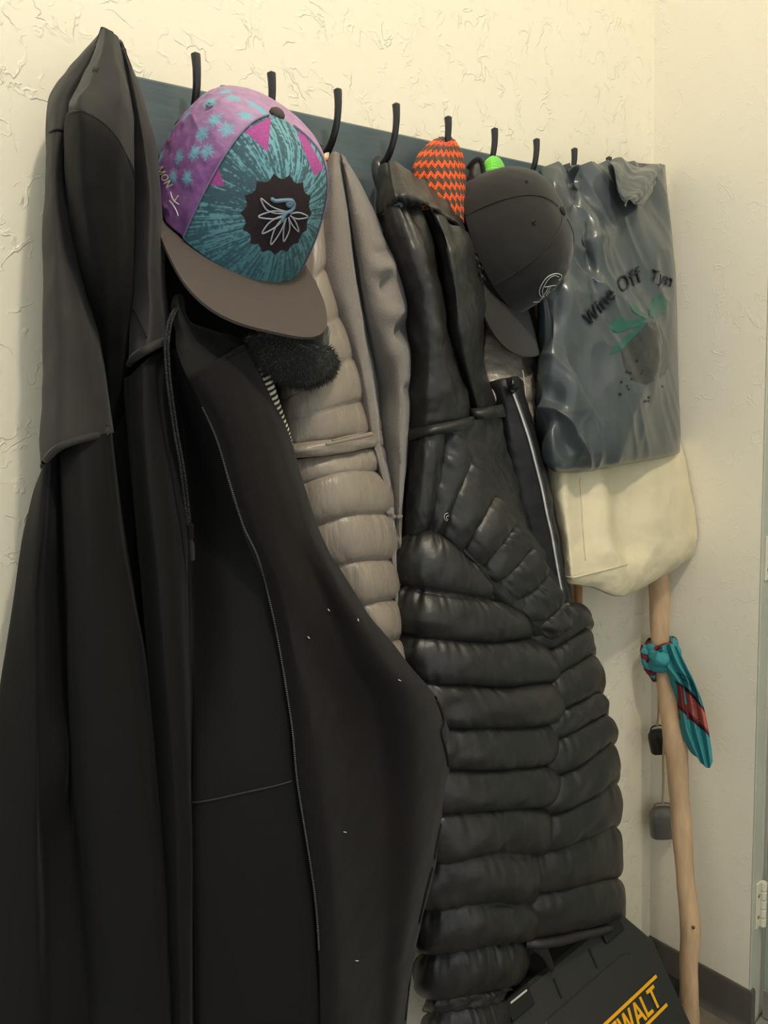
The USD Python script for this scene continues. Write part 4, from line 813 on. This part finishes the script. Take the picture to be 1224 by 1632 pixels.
obj('zip_teeth', cat_(*[frame_box(zp[i]-FW*0.0012, side_[i], tz[i], np.cross(side_[i], tz[i]), (-.0010, -.0007, -.0006), (.0010, .0007, .0006)) for i in range(0, 260, 1)]), M['zip'], ja, smooth=False, kind='stuff')
obj('hem_piping', tube(s.path([(690, 1108), (702, 1132), (706, 1150), (702, 1166), (708, 1190), (713, 1215), (712, 1245), (706, 1290), (698, 1330), (690, 1372), (676, 1430), (662, 1495), (652, 1560), (645, 1625)], 0.0, 90), 0.0030, 8), M['shell_black'], ja)
dc = obj('drawcord', cat_(*[tube([P(279+o, 492, .165), P(268+o, 515, .172), P(263+o, 560, .172), P(268+o, 620, .168), P(278+o, 690, .160), P(287+o, 740, .158), P(294+o, 795, .152), P(300+o*.6, 838, .150)], 0.0015, 8, 120) for o in (0, 5)]), M['cordbraid'], ja)
obj('cord_lock', tube([P(303, 836, .152), P(303.5, 846, .151), P(304, 856, .149)], [.0042, .0034, .0040], 10, 16), M['shell_black'], dc)
obj('cord_end', tube([P(304, 858, .148), P(306, 872, .146), P(307, 892, .144)], [.0022, .0030, .0026], 8, 16), M['hood_black'], dc)

# fuzzy black thing and knitted scarf under the patterned cap
M['fur'] = mat('fuzzy_black', (0.016, 0.017, 0.014), 0.95, sheen=0.5)
fz = thing('fuzzy_scarf', 'fuzzy black scarf bunched under the brim of the purple cap', 'scarf', P(460, 560, 0))
base = lump([P(400, 552, .13), P(425, 560, .15), P(455, 572, .155), (P(485, 580, .15)), P(508, 578, .135), P(520, 572, .11)], [.012, .022, .026, .026, .022, .010], 6, 22)
obj('pile', base, M['fur'], fz, smooth=True)
bv, bi = trimesh.sample.sample_surface(trimesh.Trimesh(base.vertices, base.faces, process=False), 5200, seed=4)
bnm = trimesh.Trimesh(base.vertices, base.faces, process=False).face_normals[bi]
r_ = np.random.default_rng(5); dirs = bnm+r_.normal(0, .55, bnm.shape)+np.array([0, 0, -.5]); dirs /= np.linalg.norm(dirs, axis=1, keepdims=True)
ln = r_.uniform(.004, .009, len(bv))[:, None]; pts = np.stack([bv, bv+dirs*ln*.5, bv+dirs*ln+np.array([0, 0, -.001])], 1)-loc_of(fz)
cv = UsdGeom.BasisCurves.Define(stage, str(fz.GetPath())+'/fuzz'); cv.CreateTypeAttr('linear'); cv.CreatePointsAttr(Vt.Vec3fArray.FromNumpy(pts.reshape(-1, 3).astype(np.float32)))
cv.CreateCurveVertexCountsAttr(Vt.IntArray.FromNumpy(np.full(len(bv), 3, np.int32))); cv.CreateWidthsAttr(Vt.FloatArray.FromNumpy(np.tile(np.array([.0006, .0005, .0002], np.float32), len(bv)))); cv.SetWidthsInterpolation('vertex')
UsdShade.MaterialBindingAPI.Apply(cv.GetPrim()).Bind(M['fur']); keys(cv.GetPrim(), kind='stuff')
obj('fold', lump([P(420, 500, .10), P(450, 520, .11), P(490, 535, .11), P(515, 560, .10)], [.02, .03, .03, .016], 7, 20), M['fur'], fz, smooth=True)
M['yarn_cream'] = mat('yarn_cream', (0.52, 0.50, 0.36), 0.9); M['yarn_black'] = mat('yarn_black', (0.02, 0.02, 0.018), 0.9)
ks = thing('knitted_scarf', 'black and cream braided knit scarf sliver beside the fleece lining', 'scarf', P(435, 650, 0))
axis = curve([P(408, 560, .135), P(418, 600, .14), P(430, 640, .14), P(444, 680, .135), P(452, 710, .12)], 120)
for k in range(8):
    a = np.linspace(0, 2*np.pi*5, 120)+k*np.pi/4; off = 0.009*(np.cos(a)[:, None]*RT+0.6*np.sin(a)[:, None]*-FW)
    obj('strand', tube(axis+off, 0.0032, 7), M['yarn_cream' if k % 2 else 'yarn_black'], ks, smooth=True)

# taupe quilted jacket
M['taupe'] = mat('nylon_taupe', (0.225, 0.190, 0.152), 0.37, spec=0.45, sheen=0.1, bump=[(75, 0.0022, 'noise', (1, 1, .25)), (1500, 0.0001, 'noise')])
tj = thing('padded_jacket', 'taupe quilted padded jacket squeezed between the black jacket and the grey fleece', 'jacket', P(540, 600, 0))
up = [[(466, 360, .03), (478, 352, .065), (498, 345, .085), (520, 338, .08), (538, 336, .03)], [(462, 470, .03), (474, 462, .085), (500, 444, .105), (520, 426, .095), (542, 420, .03)], [(458, 550, .03), (472, 542, .095), (505, 524, .120), (536, 506, .110), (558, 500, .04)],
      [(440, 644, .03), (455, 634, .10), (505, 608, .130), (556, 573, .118), (582, 564, .04)], [(440, 672, .03), (455, 668, .10), (510, 656, .134), (570, 640, .120), (602, 634, .04)], [(442, 718, .03), (456, 712, .10), (520, 705, .130), (592, 690, .118), (612, 688, .04)]]
lo = [[(446, 738, .03), (460, 734, .10), (520, 726, .130), (594, 713, .118), (615, 711, .04)], [(456, 780, .03), (470, 775, .105), (532, 755, .142), (588, 751, .130), (618, 758, .04)], [(470, 850, .03), (486, 844, .11), (546, 824, .148), (604, 819, .136), (626, 822, .04)], [(492, 916, .03), (508, 911, .11), (560, 896, .148), (611, 892, .136), (632, 895, .04)],
      [(520, 984, .03), (536, 979, .11), (580, 964, .148), (618, 956, .136), (636, 958, .04)], [(560, 1040, .03), (576, 1036, .11), (606, 1026, .144), (630, 1018, .136), (644, 1020, .04)], [(570, 1110, .03), (586, 1106, .11), (616, 1096, .144), (638, 1088, .136), (650, 1090, .04)], [(580, 1180, .03), (596, 1176, .11), (626, 1166, .144), (646, 1158, .136), (655, 1160, .04)]]
pm, g = puffer(up, 110, 16, 0.085, 0.004, 3, 0.0020, power=.6); obj('chest', pm, M['taupe'], tj, smooth=60)
pm, g = puffer(lo, 120, 16, 0.19, 0.004, 5, 0.0026, wr=.2, power=.62); obj('body', pm, M['taupe'], tj, smooth=60)
s = part('belt', [[(440, 712, .06), (456, 707, .108), (520, 700, .140), (596, 688, .126), (606, 688, .06)], [(442, 722, .06), (457, 718, .118), (520, 711, .148), (597, 698, .134), (607, 698, .06)], [(446, 736, .06), (460, 731, .114), (520, 725, .142), (598, 711, .128), (608, 711, .06)]], 'taupe', tj, nr=24, nc=80, thick=0.003, rough=0.003, rscale=40, seed=3, stretch=(.4, .4, 2))
obj('belt_fold', cat_(*[tube(s.path(l, 0.001, 24), 0.0014, 6) for l in ([(530, 702), (560, 694), (592, 687)], [(520, 708), (560, 700), (595, 692)])]), M['taupe'], tj)
# pale lanyard strip glimpsed above it
M['cream_strap'] = mat('cream_webbing', (0.70, 0.60, 0.40), 0.7); M['orange_tag'] = mat('orange_loop', (0.70, 0.28, 0.05), 0.6)
part_ = lambda *a, **k: None
cs_ = thing('webbing_strap', 'cream and orange webbing strap peeping out behind the grey fleece', 'strap', P(505, 380, 0))
mm, g = cloth([[(512, 250, .042), (518, 244, .046), (525, 243, .042)], [(500, 330, .06), (508, 330, .066), (514, 330, .06)], [(494, 400, .070), (504, 398, .076), (511, 396, .070)], [(502, 440, .07), (508, 438, .076), (514, 436, .07)]], 50, 12, 0.0015); obj('webbing', mm, M['cream_strap'], cs_)
obj('loop', tube([P(513, 268, .044), P(515, 258, .052), P(520, 254, .055), P(525, 258, .052), P(526, 268, .046)], 0.0028, 8, 24), M['orange_tag'], cs_, label='orange loop')

# grey fleece
M['fleece_grey'] = mat('fleece_grey', (0.190, 0.168, 0.147), 1.0, sheen=0.3, spec=0.1, bump=[(420, 0.0009, 'noise')])
gz = thing('fleece_jacket', 'grey fleece jacket hanging in two long folds from its hook', 'jacket', P(580, 450, 0))
GR = [[(519, 264, .03), (523, 251, .056), (528, 243, .078), (535, 241, .084), (541, 244, .078), (545, 247, .080), (549, 250, .072), (553, 258, .052), (556, 264, .03)],
 [(511, 305, .03), (516, 302, .072), (528, 300, .100), (545, 298, .104), (550, 299, .076), (555, 300, .104), (566, 302, .110), (578, 306, .080), (581, 309, .03)],
 [(505, 372, .03), (510, 370, .082), (530, 370, .112), (553, 370, .116), (560, 370, .076), (567, 370, .116), (590, 372, .128), (611, 372, .092), (615, 374, .03)],
 [(507, 446, .03), (512, 442, .09), (538, 440, .118), (563, 440, .122), (570, 440, .074), (578, 440, .122), (612, 440, .140), (645, 440, .100), (649, 440, .03)],
 [(535, 522, .03), (540, 520, .098), (560, 520, .124), (576, 520, .124), (584, 520, .072), (594, 520, .122), (628, 520, .144), (656, 520, .105), (660, 520, .03)],
 [(564, 622, .03), (569, 620, .104), (582, 620, .130), (594, 620, .126), (603, 620, .068), (616, 620, .108), (638, 620, .138), (656, 620, .106), (661, 620, .03)],
 [(582, 702, .03), (587, 700, .110), (596, 700, .130), (605, 700, .126), (610, 700, .090), (620, 700, .116), (637, 700, .136), (652, 700, .106), (656, 700, .03)],
 [(606, 792, .03), (610, 790, .115), (616, 790, .130), (622, 790, .126), (626, 790, .110), (630, 790, .118), (636, 790, .126), (641, 790, .104), (645, 790, .03)],
 [(612, 832, .03), (615, 830, .116), (620, 830, .130), (626, 830, .127), (629, 830, .112), (632, 830, .116), (636, 830, .122), (640, 830, .104), (644, 830, .03)],
 [(622, 930, .03), (625, 930, .118), (629, 930, .130), (634, 930, .128), (636, 930, .114), (638, 930, .114), (640, 930, .114), (643, 930, .100), (647, 930, .03)],
 [(630, 1062, .03), (633, 1060, .120), (636, 1060, .130), (640, 1060, .128), (641, 1060, .114), (642, 1060, .114), (644, 1060, .112), (647, 1060, .100), (651, 1060, .03)]]
def dents(u, v, g):
    p = pix(g.reshape(-1, 3)).reshape(g.shape[0], g.shape[1], 2); o = np.zeros(u.shape)
    for x, y, rx, ry, a in ((617, 452, 10, 17, -.014), (612, 430, 14, 12, .010), (645, 525, 12, 20, -.016), (630, 500, 16, 16, .008), (650, 622, 8, 12, -.006), (608, 400, 10, 8, -.006), (625, 560, 16, 18, .006)):
        o += a*np.exp(-((p[..., 0]-x)/rx)**2-((p[..., 1]-y)/ry)**2)
    return o
s = part('body', GR, 'fleece_grey', gz, nr=220, nc=160, rough=0.003, rscale=16, seed=12, folds=dents)
obj('hem_band', tube(s.path([(612, 819), (618, 817), (624, 819)], 0.001, 16), 0.0028, 8), M['fleece_grey'], gz); obj('hem_band', tube(s.path([(626, 823), (632, 824), (639, 823)], 0.001, 16), 0.0030, 8), M['fleece_grey'], gz)

# silver-taupe jacket behind the black cap
M['silver'] = mat('nylon_silver', (0.27, 0.235, 0.195), 0.34, spec=0.55, bump=[(170, 0.0020, 'wave', (0.02, 0.02, 1)), (45, 0.003, 'noise')])
sj = thing('rain_jacket', 'shiny silver-taupe jacket with a ribbed collar showing below the black cap', 'jacket', P(815, 600, 0))
part('body', [[(760, 340, .03), (775, 335, .05), (810, 330, .06), (840, 330, .05), (850, 335, .03)], [(758, 480, .03), (772, 478, .055), (805, 475, .060), (838, 475, .055), (852, 478, .03)], [(758, 560, .03), (770, 558, .065), (805, 556, .080), (845, 566, .070), (856, 570, .03)],
 [(760, 640, .03), (772, 640, .085), (810, 640, .110), (850, 640, .095), (861, 642, .03)], [(780, 740, .03), (792, 740, .085), (825, 740, .105), (855, 740, .09), (868, 742, .03)], [(810, 900, .03), (822, 900, .08), (845, 900, .10), (868, 900, .08), (880, 902, .03)]], 'silver', sj, nr=140, nc=90, rough=0.010, rscale=26, seed=14, stretch=(.7, .7, 1.4))
obj('stitching', tube([P(833, 590, .107), P(837, 620, .107), P(838, 650, .107), P(842, 690, .105)], 0.0008, 6, 30), M['thread_cream'], sj)

# long black padded coat
M['nylon'] = mat('nylon_black', (0.016, 0.0154, 0.0145), 0.40, spec=0.48, bump=[(42, 0.0014, 'noise'), (1600, 0.0001, 'noise')])
M['nylon_in'] = mat('nylon_lining', (0.009, 0.009, 0.011), 0.5)
M['zip_white'] = mat('zip_white', (0.62, 0.60, 0.58), 0.35)
co = thing('padded_coat', 'long black quilted padded coat with a belt and a white-edged zip', 'coat', P(760, 900, 0))
gath = lambda f, amp, seed: (lambda u, v, g: amp*(meshkit.noise(np.stack([u*f, v*2.2, u*0], -1), seed)-.5)*2*np.exp(-(1-v)/.4)+amp*.6*(meshkit.noise(np.stack([u*f*.5+v, v*3, u*0], -1), seed+1)-.5)*2)
s = part('hood', [[(599, 278, .03), (606, 264, .062), (620, 257, .090), (640, 262, .100), (670, 285, .102), (705, 315, .098), (735, 350, .080), (743, 364, .03)], [(601, 300, .03), (607, 297, .085), (625, 290, .124), (648, 294, .134), (680, 312, .136), (714, 340, .124), (742, 370, .098), (751, 382, .03)],
 [(602, 325, .03), (608, 320, .095), (628, 312, .138), (652, 313, .148), (684, 326, .150), (719, 350, .138), (747, 380, .108), (756, 393, .03)], [(602, 344, .03), (608, 338, .092), (630, 325, .132), (655, 325, .142), (686, 335, .144), (722, 357, .132), (750, 388, .102), (758, 400, .03)]], 'nylon', co, nr=60, nc=130, folds=gath(40, .004, 3), rough=0.002, rscale=40)
s = part('sleeve', [[(602, 346, .03), (607, 341, .088), (625, 328, .128), (645, 325, .140), (664, 328, .128), (674, 333, .07)], [(611, 402, .03), (619, 400, .10), (645, 398, .148), (670, 396, .162), (688, 396, .142), (699, 398, .07)], [(628, 482, .03), (642, 480, .105), (668, 478, .155), (690, 476, .170), (704, 476, .148), (713, 478, .07)],
 [(638, 562, .03), (652, 560, .11), (680, 560, .160), (703, 560, .172), (719, 560, .148), (728, 560, .07)], [(644, 640, .03), (654, 638, .115), (685, 636, .160), (718, 632, .166), (739, 630, .146), (748, 632, .07)], [(646, 690, .03), (655, 687, .115), (685, 681, .152), (720, 673, .158), (749, 667, .140), (758, 669, .07)]], 'nylon', co, nr=130, nc=90, rough=0.006, rscale=24, seed=22, folds=lambda u, v, g: .006*(meshkit.noise(np.stack([u*14, v*3, u*0], -1), 8)-.5)*np.exp(-v/.12)*2)
part('sleeve', [[(667, 332, .085), (676, 334, .125), (695, 341, .144), (722, 357, .142), (747, 384, .118), (759, 401, .04)], [(690, 402, .08), (698, 400, .130), (715, 402, .162), (738, 404, .162), (757, 412, .130), (767, 421, .04)], [(702, 480, .08), (709, 480, .135), (728, 480, .168), (750, 480, .162), (768, 482, .126), (775, 484, .04)],
 [(716, 560, .075), (723, 560, .126), (738, 560, .156), (754, 560, .150), (766, 558, .120), (773, 558, .04)], [(730, 612, .07), (737, 610, .112), (750, 608, .138), (762, 606, .132), (773, 602, .112), (780, 602, .04)], [(746, 672, .06), (753, 668, .105), (766, 664, .126), (779, 660, .124), (792, 654, .105), (800, 652, .04)]], 'nylon', co, nr=120, nc=80, rough=0.006, rscale=24, seed=25, folds=lambda u, v, g: .008*(meshkit.noise(np.stack([u*12, v*3, u*0], -1), 9)-.5)*np.exp(-v/.14)*2)
arm = P(757, 400, .09)
obj('armhole_seam', cat_(*[tube([P(x, y, .12), P(x+4, y+5, .128), P(x+9, y+9, .12)], .0022, 7, 8) for x, y in ((744, 382), (750, 394), (756, 408), (760, 420), (764, 436))]), M['nylon'], co)
part('belt', [[(648, 690, .06), (656, 684, .122), (690, 677, .158), (725, 670, .164), (750, 664, .150), (758, 664, .08)], [(648, 698, .06), (656, 693, .128), (690, 686, .164), (725, 679, .170), (753, 673, .154), (760, 672, .08)], [(648, 706, .06), (656, 701, .124), (690, 694, .160), (725, 688, .166), (755, 682, .150), (762, 681, .08)]], 'nylon', co, nr=20, nc=60, rough=0.002, rscale=40, seed=4, stretch=(.4, .4, 2))
part('belt', [[(744, 652, .08), (752, 650, .132), (772, 650, .146), (796, 645, .138), (801, 645, .06)], [(745, 660, .08), (752, 659, .138), (772, 659, .152), (799, 655, .144), (804, 655, .06)], [(746, 669, .08), (753, 668, .134), (772, 668, .148), (800, 665, .140), (805, 665, .06)]], 'nylon', co, nr=16, nc=40, rough=0.002, rscale=40, seed=5)
# front edge with the zip
FE = [[(764, 616, .05), (776, 610, .085), (800, 604, .110), (820, 600, .120), (830, 604, .118), (836, 614, .06)], [(775, 652, .05), (786, 648, .095), (808, 646, .125), (828, 645, .132), (838, 646, .130), (846, 650, .06)], [(784, 722, .05), (796, 720, .105), (822, 720, .134), (848, 718, .142), (858, 718, .138), (866, 720, .06)],
 [(794, 782, .05), (808, 780, .11), (838, 780, .140), (863, 778, .146), (872, 778, .142), (880, 780, .06)], [(806, 842, .05), (822, 840, .115), (852, 840, .145), (875, 838, .148), (884, 838, .145), (891, 840, .06)], [(822, 902, .05), (842, 900, .12), (868, 900, .148), (888, 898, .150), (896, 898, .148), (903, 900, .06)], [(840, 972, .05), (860, 970, .12), (884, 966, .148), (899, 962, .150), (907, 960, .148), (914, 962, .06)]]
s = part('front_edge', FE, 'nylon_in', co, nr=120, nc=60, rough=0.004, rscale=30, seed=30)
zl = s.path([(816, 622), (823, 640), (833, 668), (844, 702), (854, 740), (864, 780), (872, 820), (879, 850), (886, 890), (893, 930), (898, 956)], 0.0015, 160)
obj('zip_edge', tube(zl, 0.0022, 8), M['zip_white'], co, label='pale zip edge')
tz = np.gradient(zl, axis=0); tz /= np.linalg.norm(tz, axis=1, keepdims=True); side_ = np.cross(tz, FW); side_ /= np.linalg.norm(side_, axis=1, keepdims=True)
obj('zip_teeth', cat_(*[frame_box(zl[i]+side_[i]*.002-FW*.001, side_[i], tz[i], np.cross(side_[i], tz[i]), (-.0018, -.0007, -.001), (.0018, .0007, .001)) for i in range(0, 160)]), M['zip'], co, smooth=False, kind='stuff')
part('collar_corner', [[(806, 604, .125), (816, 600, .135), (826, 601, .125)], [(808, 614, .130), (818, 613, .145), (827, 612, .130)], [(811, 626, .128), (817, 626, .136), (823, 622, .126)]], 'nylon', co, nr=24, nc=24, rough=.003, rscale=60)
# smooth side panel then slanting quilts down to the pocket
part('side_panel', [[(646, 700, .05), (655, 696, .118), (680, 692, .150), (703, 690, .158), (716, 690, .150)], [(646, 760, .05), (654, 760, .120), (676, 758, .154), (694, 756, .160), (704, 756, .150)], [(642, 820, .05), (651, 818, .118), (668, 818, .146), (682, 818, .152), (692, 818, .144)], [(638, 862, .05), (648, 856, .112), (662, 850, .135), (674, 846, .140), (684, 844, .134)]], 'nylon', co, nr=90, nc=60, rough=0.007, rscale=30, seed=33, stretch=(1.4, 1.4, .5))
Q = [[(714, 688, .152), (706, 740, .154), (694, 792, .150), (680, 846, .136)], [(750, 734, .154), (738, 768, .160), (722, 810, .160), (702, 862, .144)], [(788, 792, .156), (774, 818, .164), (756, 848, .164), (736, 882, .148)], [(818, 838, .156), (804, 860, .164), (786, 882, .164), (764, 906, .150)], [(846, 874, .156), (832, 894, .162), (814, 912, .162), (790, 930, .152)], [(872, 916, .156), (858, 934, .160), (842, 948, .160), (820, 960, .152)], [(896, 960, .154), (884, 976, .158), (870, 986, .158), (850, 990, .150)], [(912, 992, .150), (902, 1004, .152), (892, 1012, .152), (880, 1018, .146)]]
part('upper_front', [[(706, 694, .140), (735, 678, .152), (765, 668, .146), (800, 666, .13)], [(738, 742, .142), (758, 732, .156), (782, 726, .150), (812, 724, .13)], [(776, 800, .142), (792, 792, .156), (808, 786, .150), (830, 784, .13)], [(806, 846, .142), (822, 840, .154), (836, 836, .150), (852, 836, .13)], [(836, 884, .142), (850, 878, .154), (862, 874, .150), (874, 872, .13)], [(884, 968, .142), (894, 962, .150), (902, 958, .148), (908, 956, .13)]], 'nylon', co, nr=90, nc=50, rough=.006, rscale=30, seed=44)
pm, g = puffer(Q, 90, 18, 0.24, 0.004, 41, 0.0046, maxb=.012, power=.6, wr=.6); obj('pocket_panel', pm, M['nylon'], co, smooth=60); strokes('chest_mark', [[(714, 818), (710, 819), (708, 823), (709, 828), (713, 830)], [(715, 822), (712, 823), (711, 826), (714, 828)]], 0.0005, 'thread_silver', co, Surface(g), 0.002)
part('pocket_flap', [[(700, 842, .142), (735, 862, .150), (768, 892, .156), (795, 922, .158), (840, 956, .158), (900, 1000, .152)], [(696, 850, .146), (732, 872, .156), (764, 902, .162), (790, 934, .162), (832, 972, .162), (893, 1016, .154)], [(694, 858, .138), (728, 884, .146), (758, 916, .150), (782, 950, .152), (824, 992, .150), (878, 1034, .140)]], 'nylon', co, nr=24, nc=80, rough=.004, rscale=40, seed=2)
RP = [[(800, 960, .06), (840, 975, .125), (880, 985, .138), (910, 962, .130), (920, 968, .05)], [(800, 1040, .06), (850, 1040, .13), (888, 1030, .142), (925, 1004, .128), (934, 1010, .05)], [(810, 1086, .06), (860, 1084, .13), (892, 1072, .144), (934, 1046, .128), (943, 1050, .05)], [(810, 1146, .06), (860, 1146, .132), (900, 1130, .148), (947, 1106, .130), (957, 1110, .05)], [(810, 1186, .06), (860, 1186, .134), (905, 1170, .150), (955, 1142, .130), (965, 1146, .05)],
      [(810, 1242, .06), (860, 1240, .136), (912, 1226, .152), (963, 1188, .130), (972, 1192, .05)], [(806, 1304, .06), (856, 1300, .138), (912, 1286, .152), (969, 1250, .130), (977, 1254, .05)], [(800, 1366, .06), (850, 1362, .138), (912, 1346, .152), (971, 1320, .130), (979, 1322, .05)], [(796, 1428, .06), (846, 1424, .138), (912, 1416, .152), (974, 1400, .130), (981, 1402, .05)], [(792, 1500, .06), (838, 1498, .134), (912, 1486, .148), (976, 1472, .128), (983, 1474, .05)]]
pm, g = puffer(RP, 130, 18, 0.24, 0.004, 51, 0.0050, maxb=.016, power=.62, wr=.6); obj('skirt', pm, M['nylon'], co, smooth=60)
obj('hem', tube([P(838, 1502, .136), P(860, 1504, .150), P(905, 1496, .160), (P(945, 1486, .148)), P(977, 1478, .128)], 0.0088, 12, 40), M['nylon'], co)
obj('hem_tab', tube([P(852, 1504, .145), P(866, 1516, .145), P(874, 1530, .142), P(880, 1546, .138)], [.012, .010, .008, .006], 10, 20, flat=((0, 1, 0), .5)), M['nylon'], co)
LP_ = [[(636, 866, .05), (650, 852, .120), (690, 846, .146), (725, 872, .158), (756, 900, .160), (784, 940, .148), (790, 950, .06)], [(634, 930, .05), (646, 934, .126), (690, 944, .164), (730, 950, .172), (765, 955, .168), (790, 958, .150), (800, 962, .06)], [(632, 1008, .05), (642, 1010, .13), (690, 1018, .172), (740, 1022, .180), (785, 1024, .176), (836, 1018, .154), (848, 1020, .06)],
       [(634, 1072, .05), (644, 1076, .132), (690, 1090, .176), (745, 1092, .184), (798, 1096, .178), (876, 1088, .150), (886, 1090, .06)], [(640, 1152, .05), (650, 1156, .134), (705, 1160, .178), (770, 1161, .186), (830, 1160, .178), (874, 1155, .152), (885, 1156, .06)], [(644, 1220, .05), (656, 1224, .136), (710, 1226, .180), (775, 1228, .188), (832, 1225, .178), (872, 1220, .152), (883, 1221, .06)],
       [(648, 1292, .05), (662, 1296, .136), (712, 1296, .180), (772, 1293, .188), (825, 1290, .178), (864, 1287, .152), (876, 1288, .06)], [(656, 1366, .05), (672, 1368, .136), (725, 1372, .178), (778, 1362, .186), (820, 1362, .176), (852, 1364, .152), (864, 1366, .06)], [(664, 1446, .05), (681, 1448, .134), (735, 1444, .174), (780, 1438, .180), (818, 1440, .170), (844, 1443, .148), (856, 1444, .06)],
       [(672, 1520, .05), (688, 1520, .130), (740, 1513, .168), (778, 1508, .172), (806, 1503, .162), (828, 1500, .142), (838, 1502, .06)], [(680, 1592, .05), (695, 1591, .126), (745, 1584, .160), (772, 1581, .162), (792, 1577, .154), (808, 1572, .136), (818, 1574, .06)], [(682, 1614, .05), (698, 1613, .124), (745, 1607, .156), (768, 1604, .158), (786, 1599, .150), (800, 1592, .132), (810, 1594, .06)], [(686, 1690, .05), (702, 1690, .12), (745, 1684, .150), (765, 1680, .152), (780, 1676, .144), (790, 1670, .128), (800, 1670, .06)]]
pm, g = puffer(LP_, 150, 18, 0.24, 0.004, 61, 0.0056, maxb=.018, power=.62, wr=.6); obj('front_skirt', pm, M['nylon'], co, smooth=60)
CS = Surface(g[:, 8:-8])
# another dark hem glimpsed between the two black coats
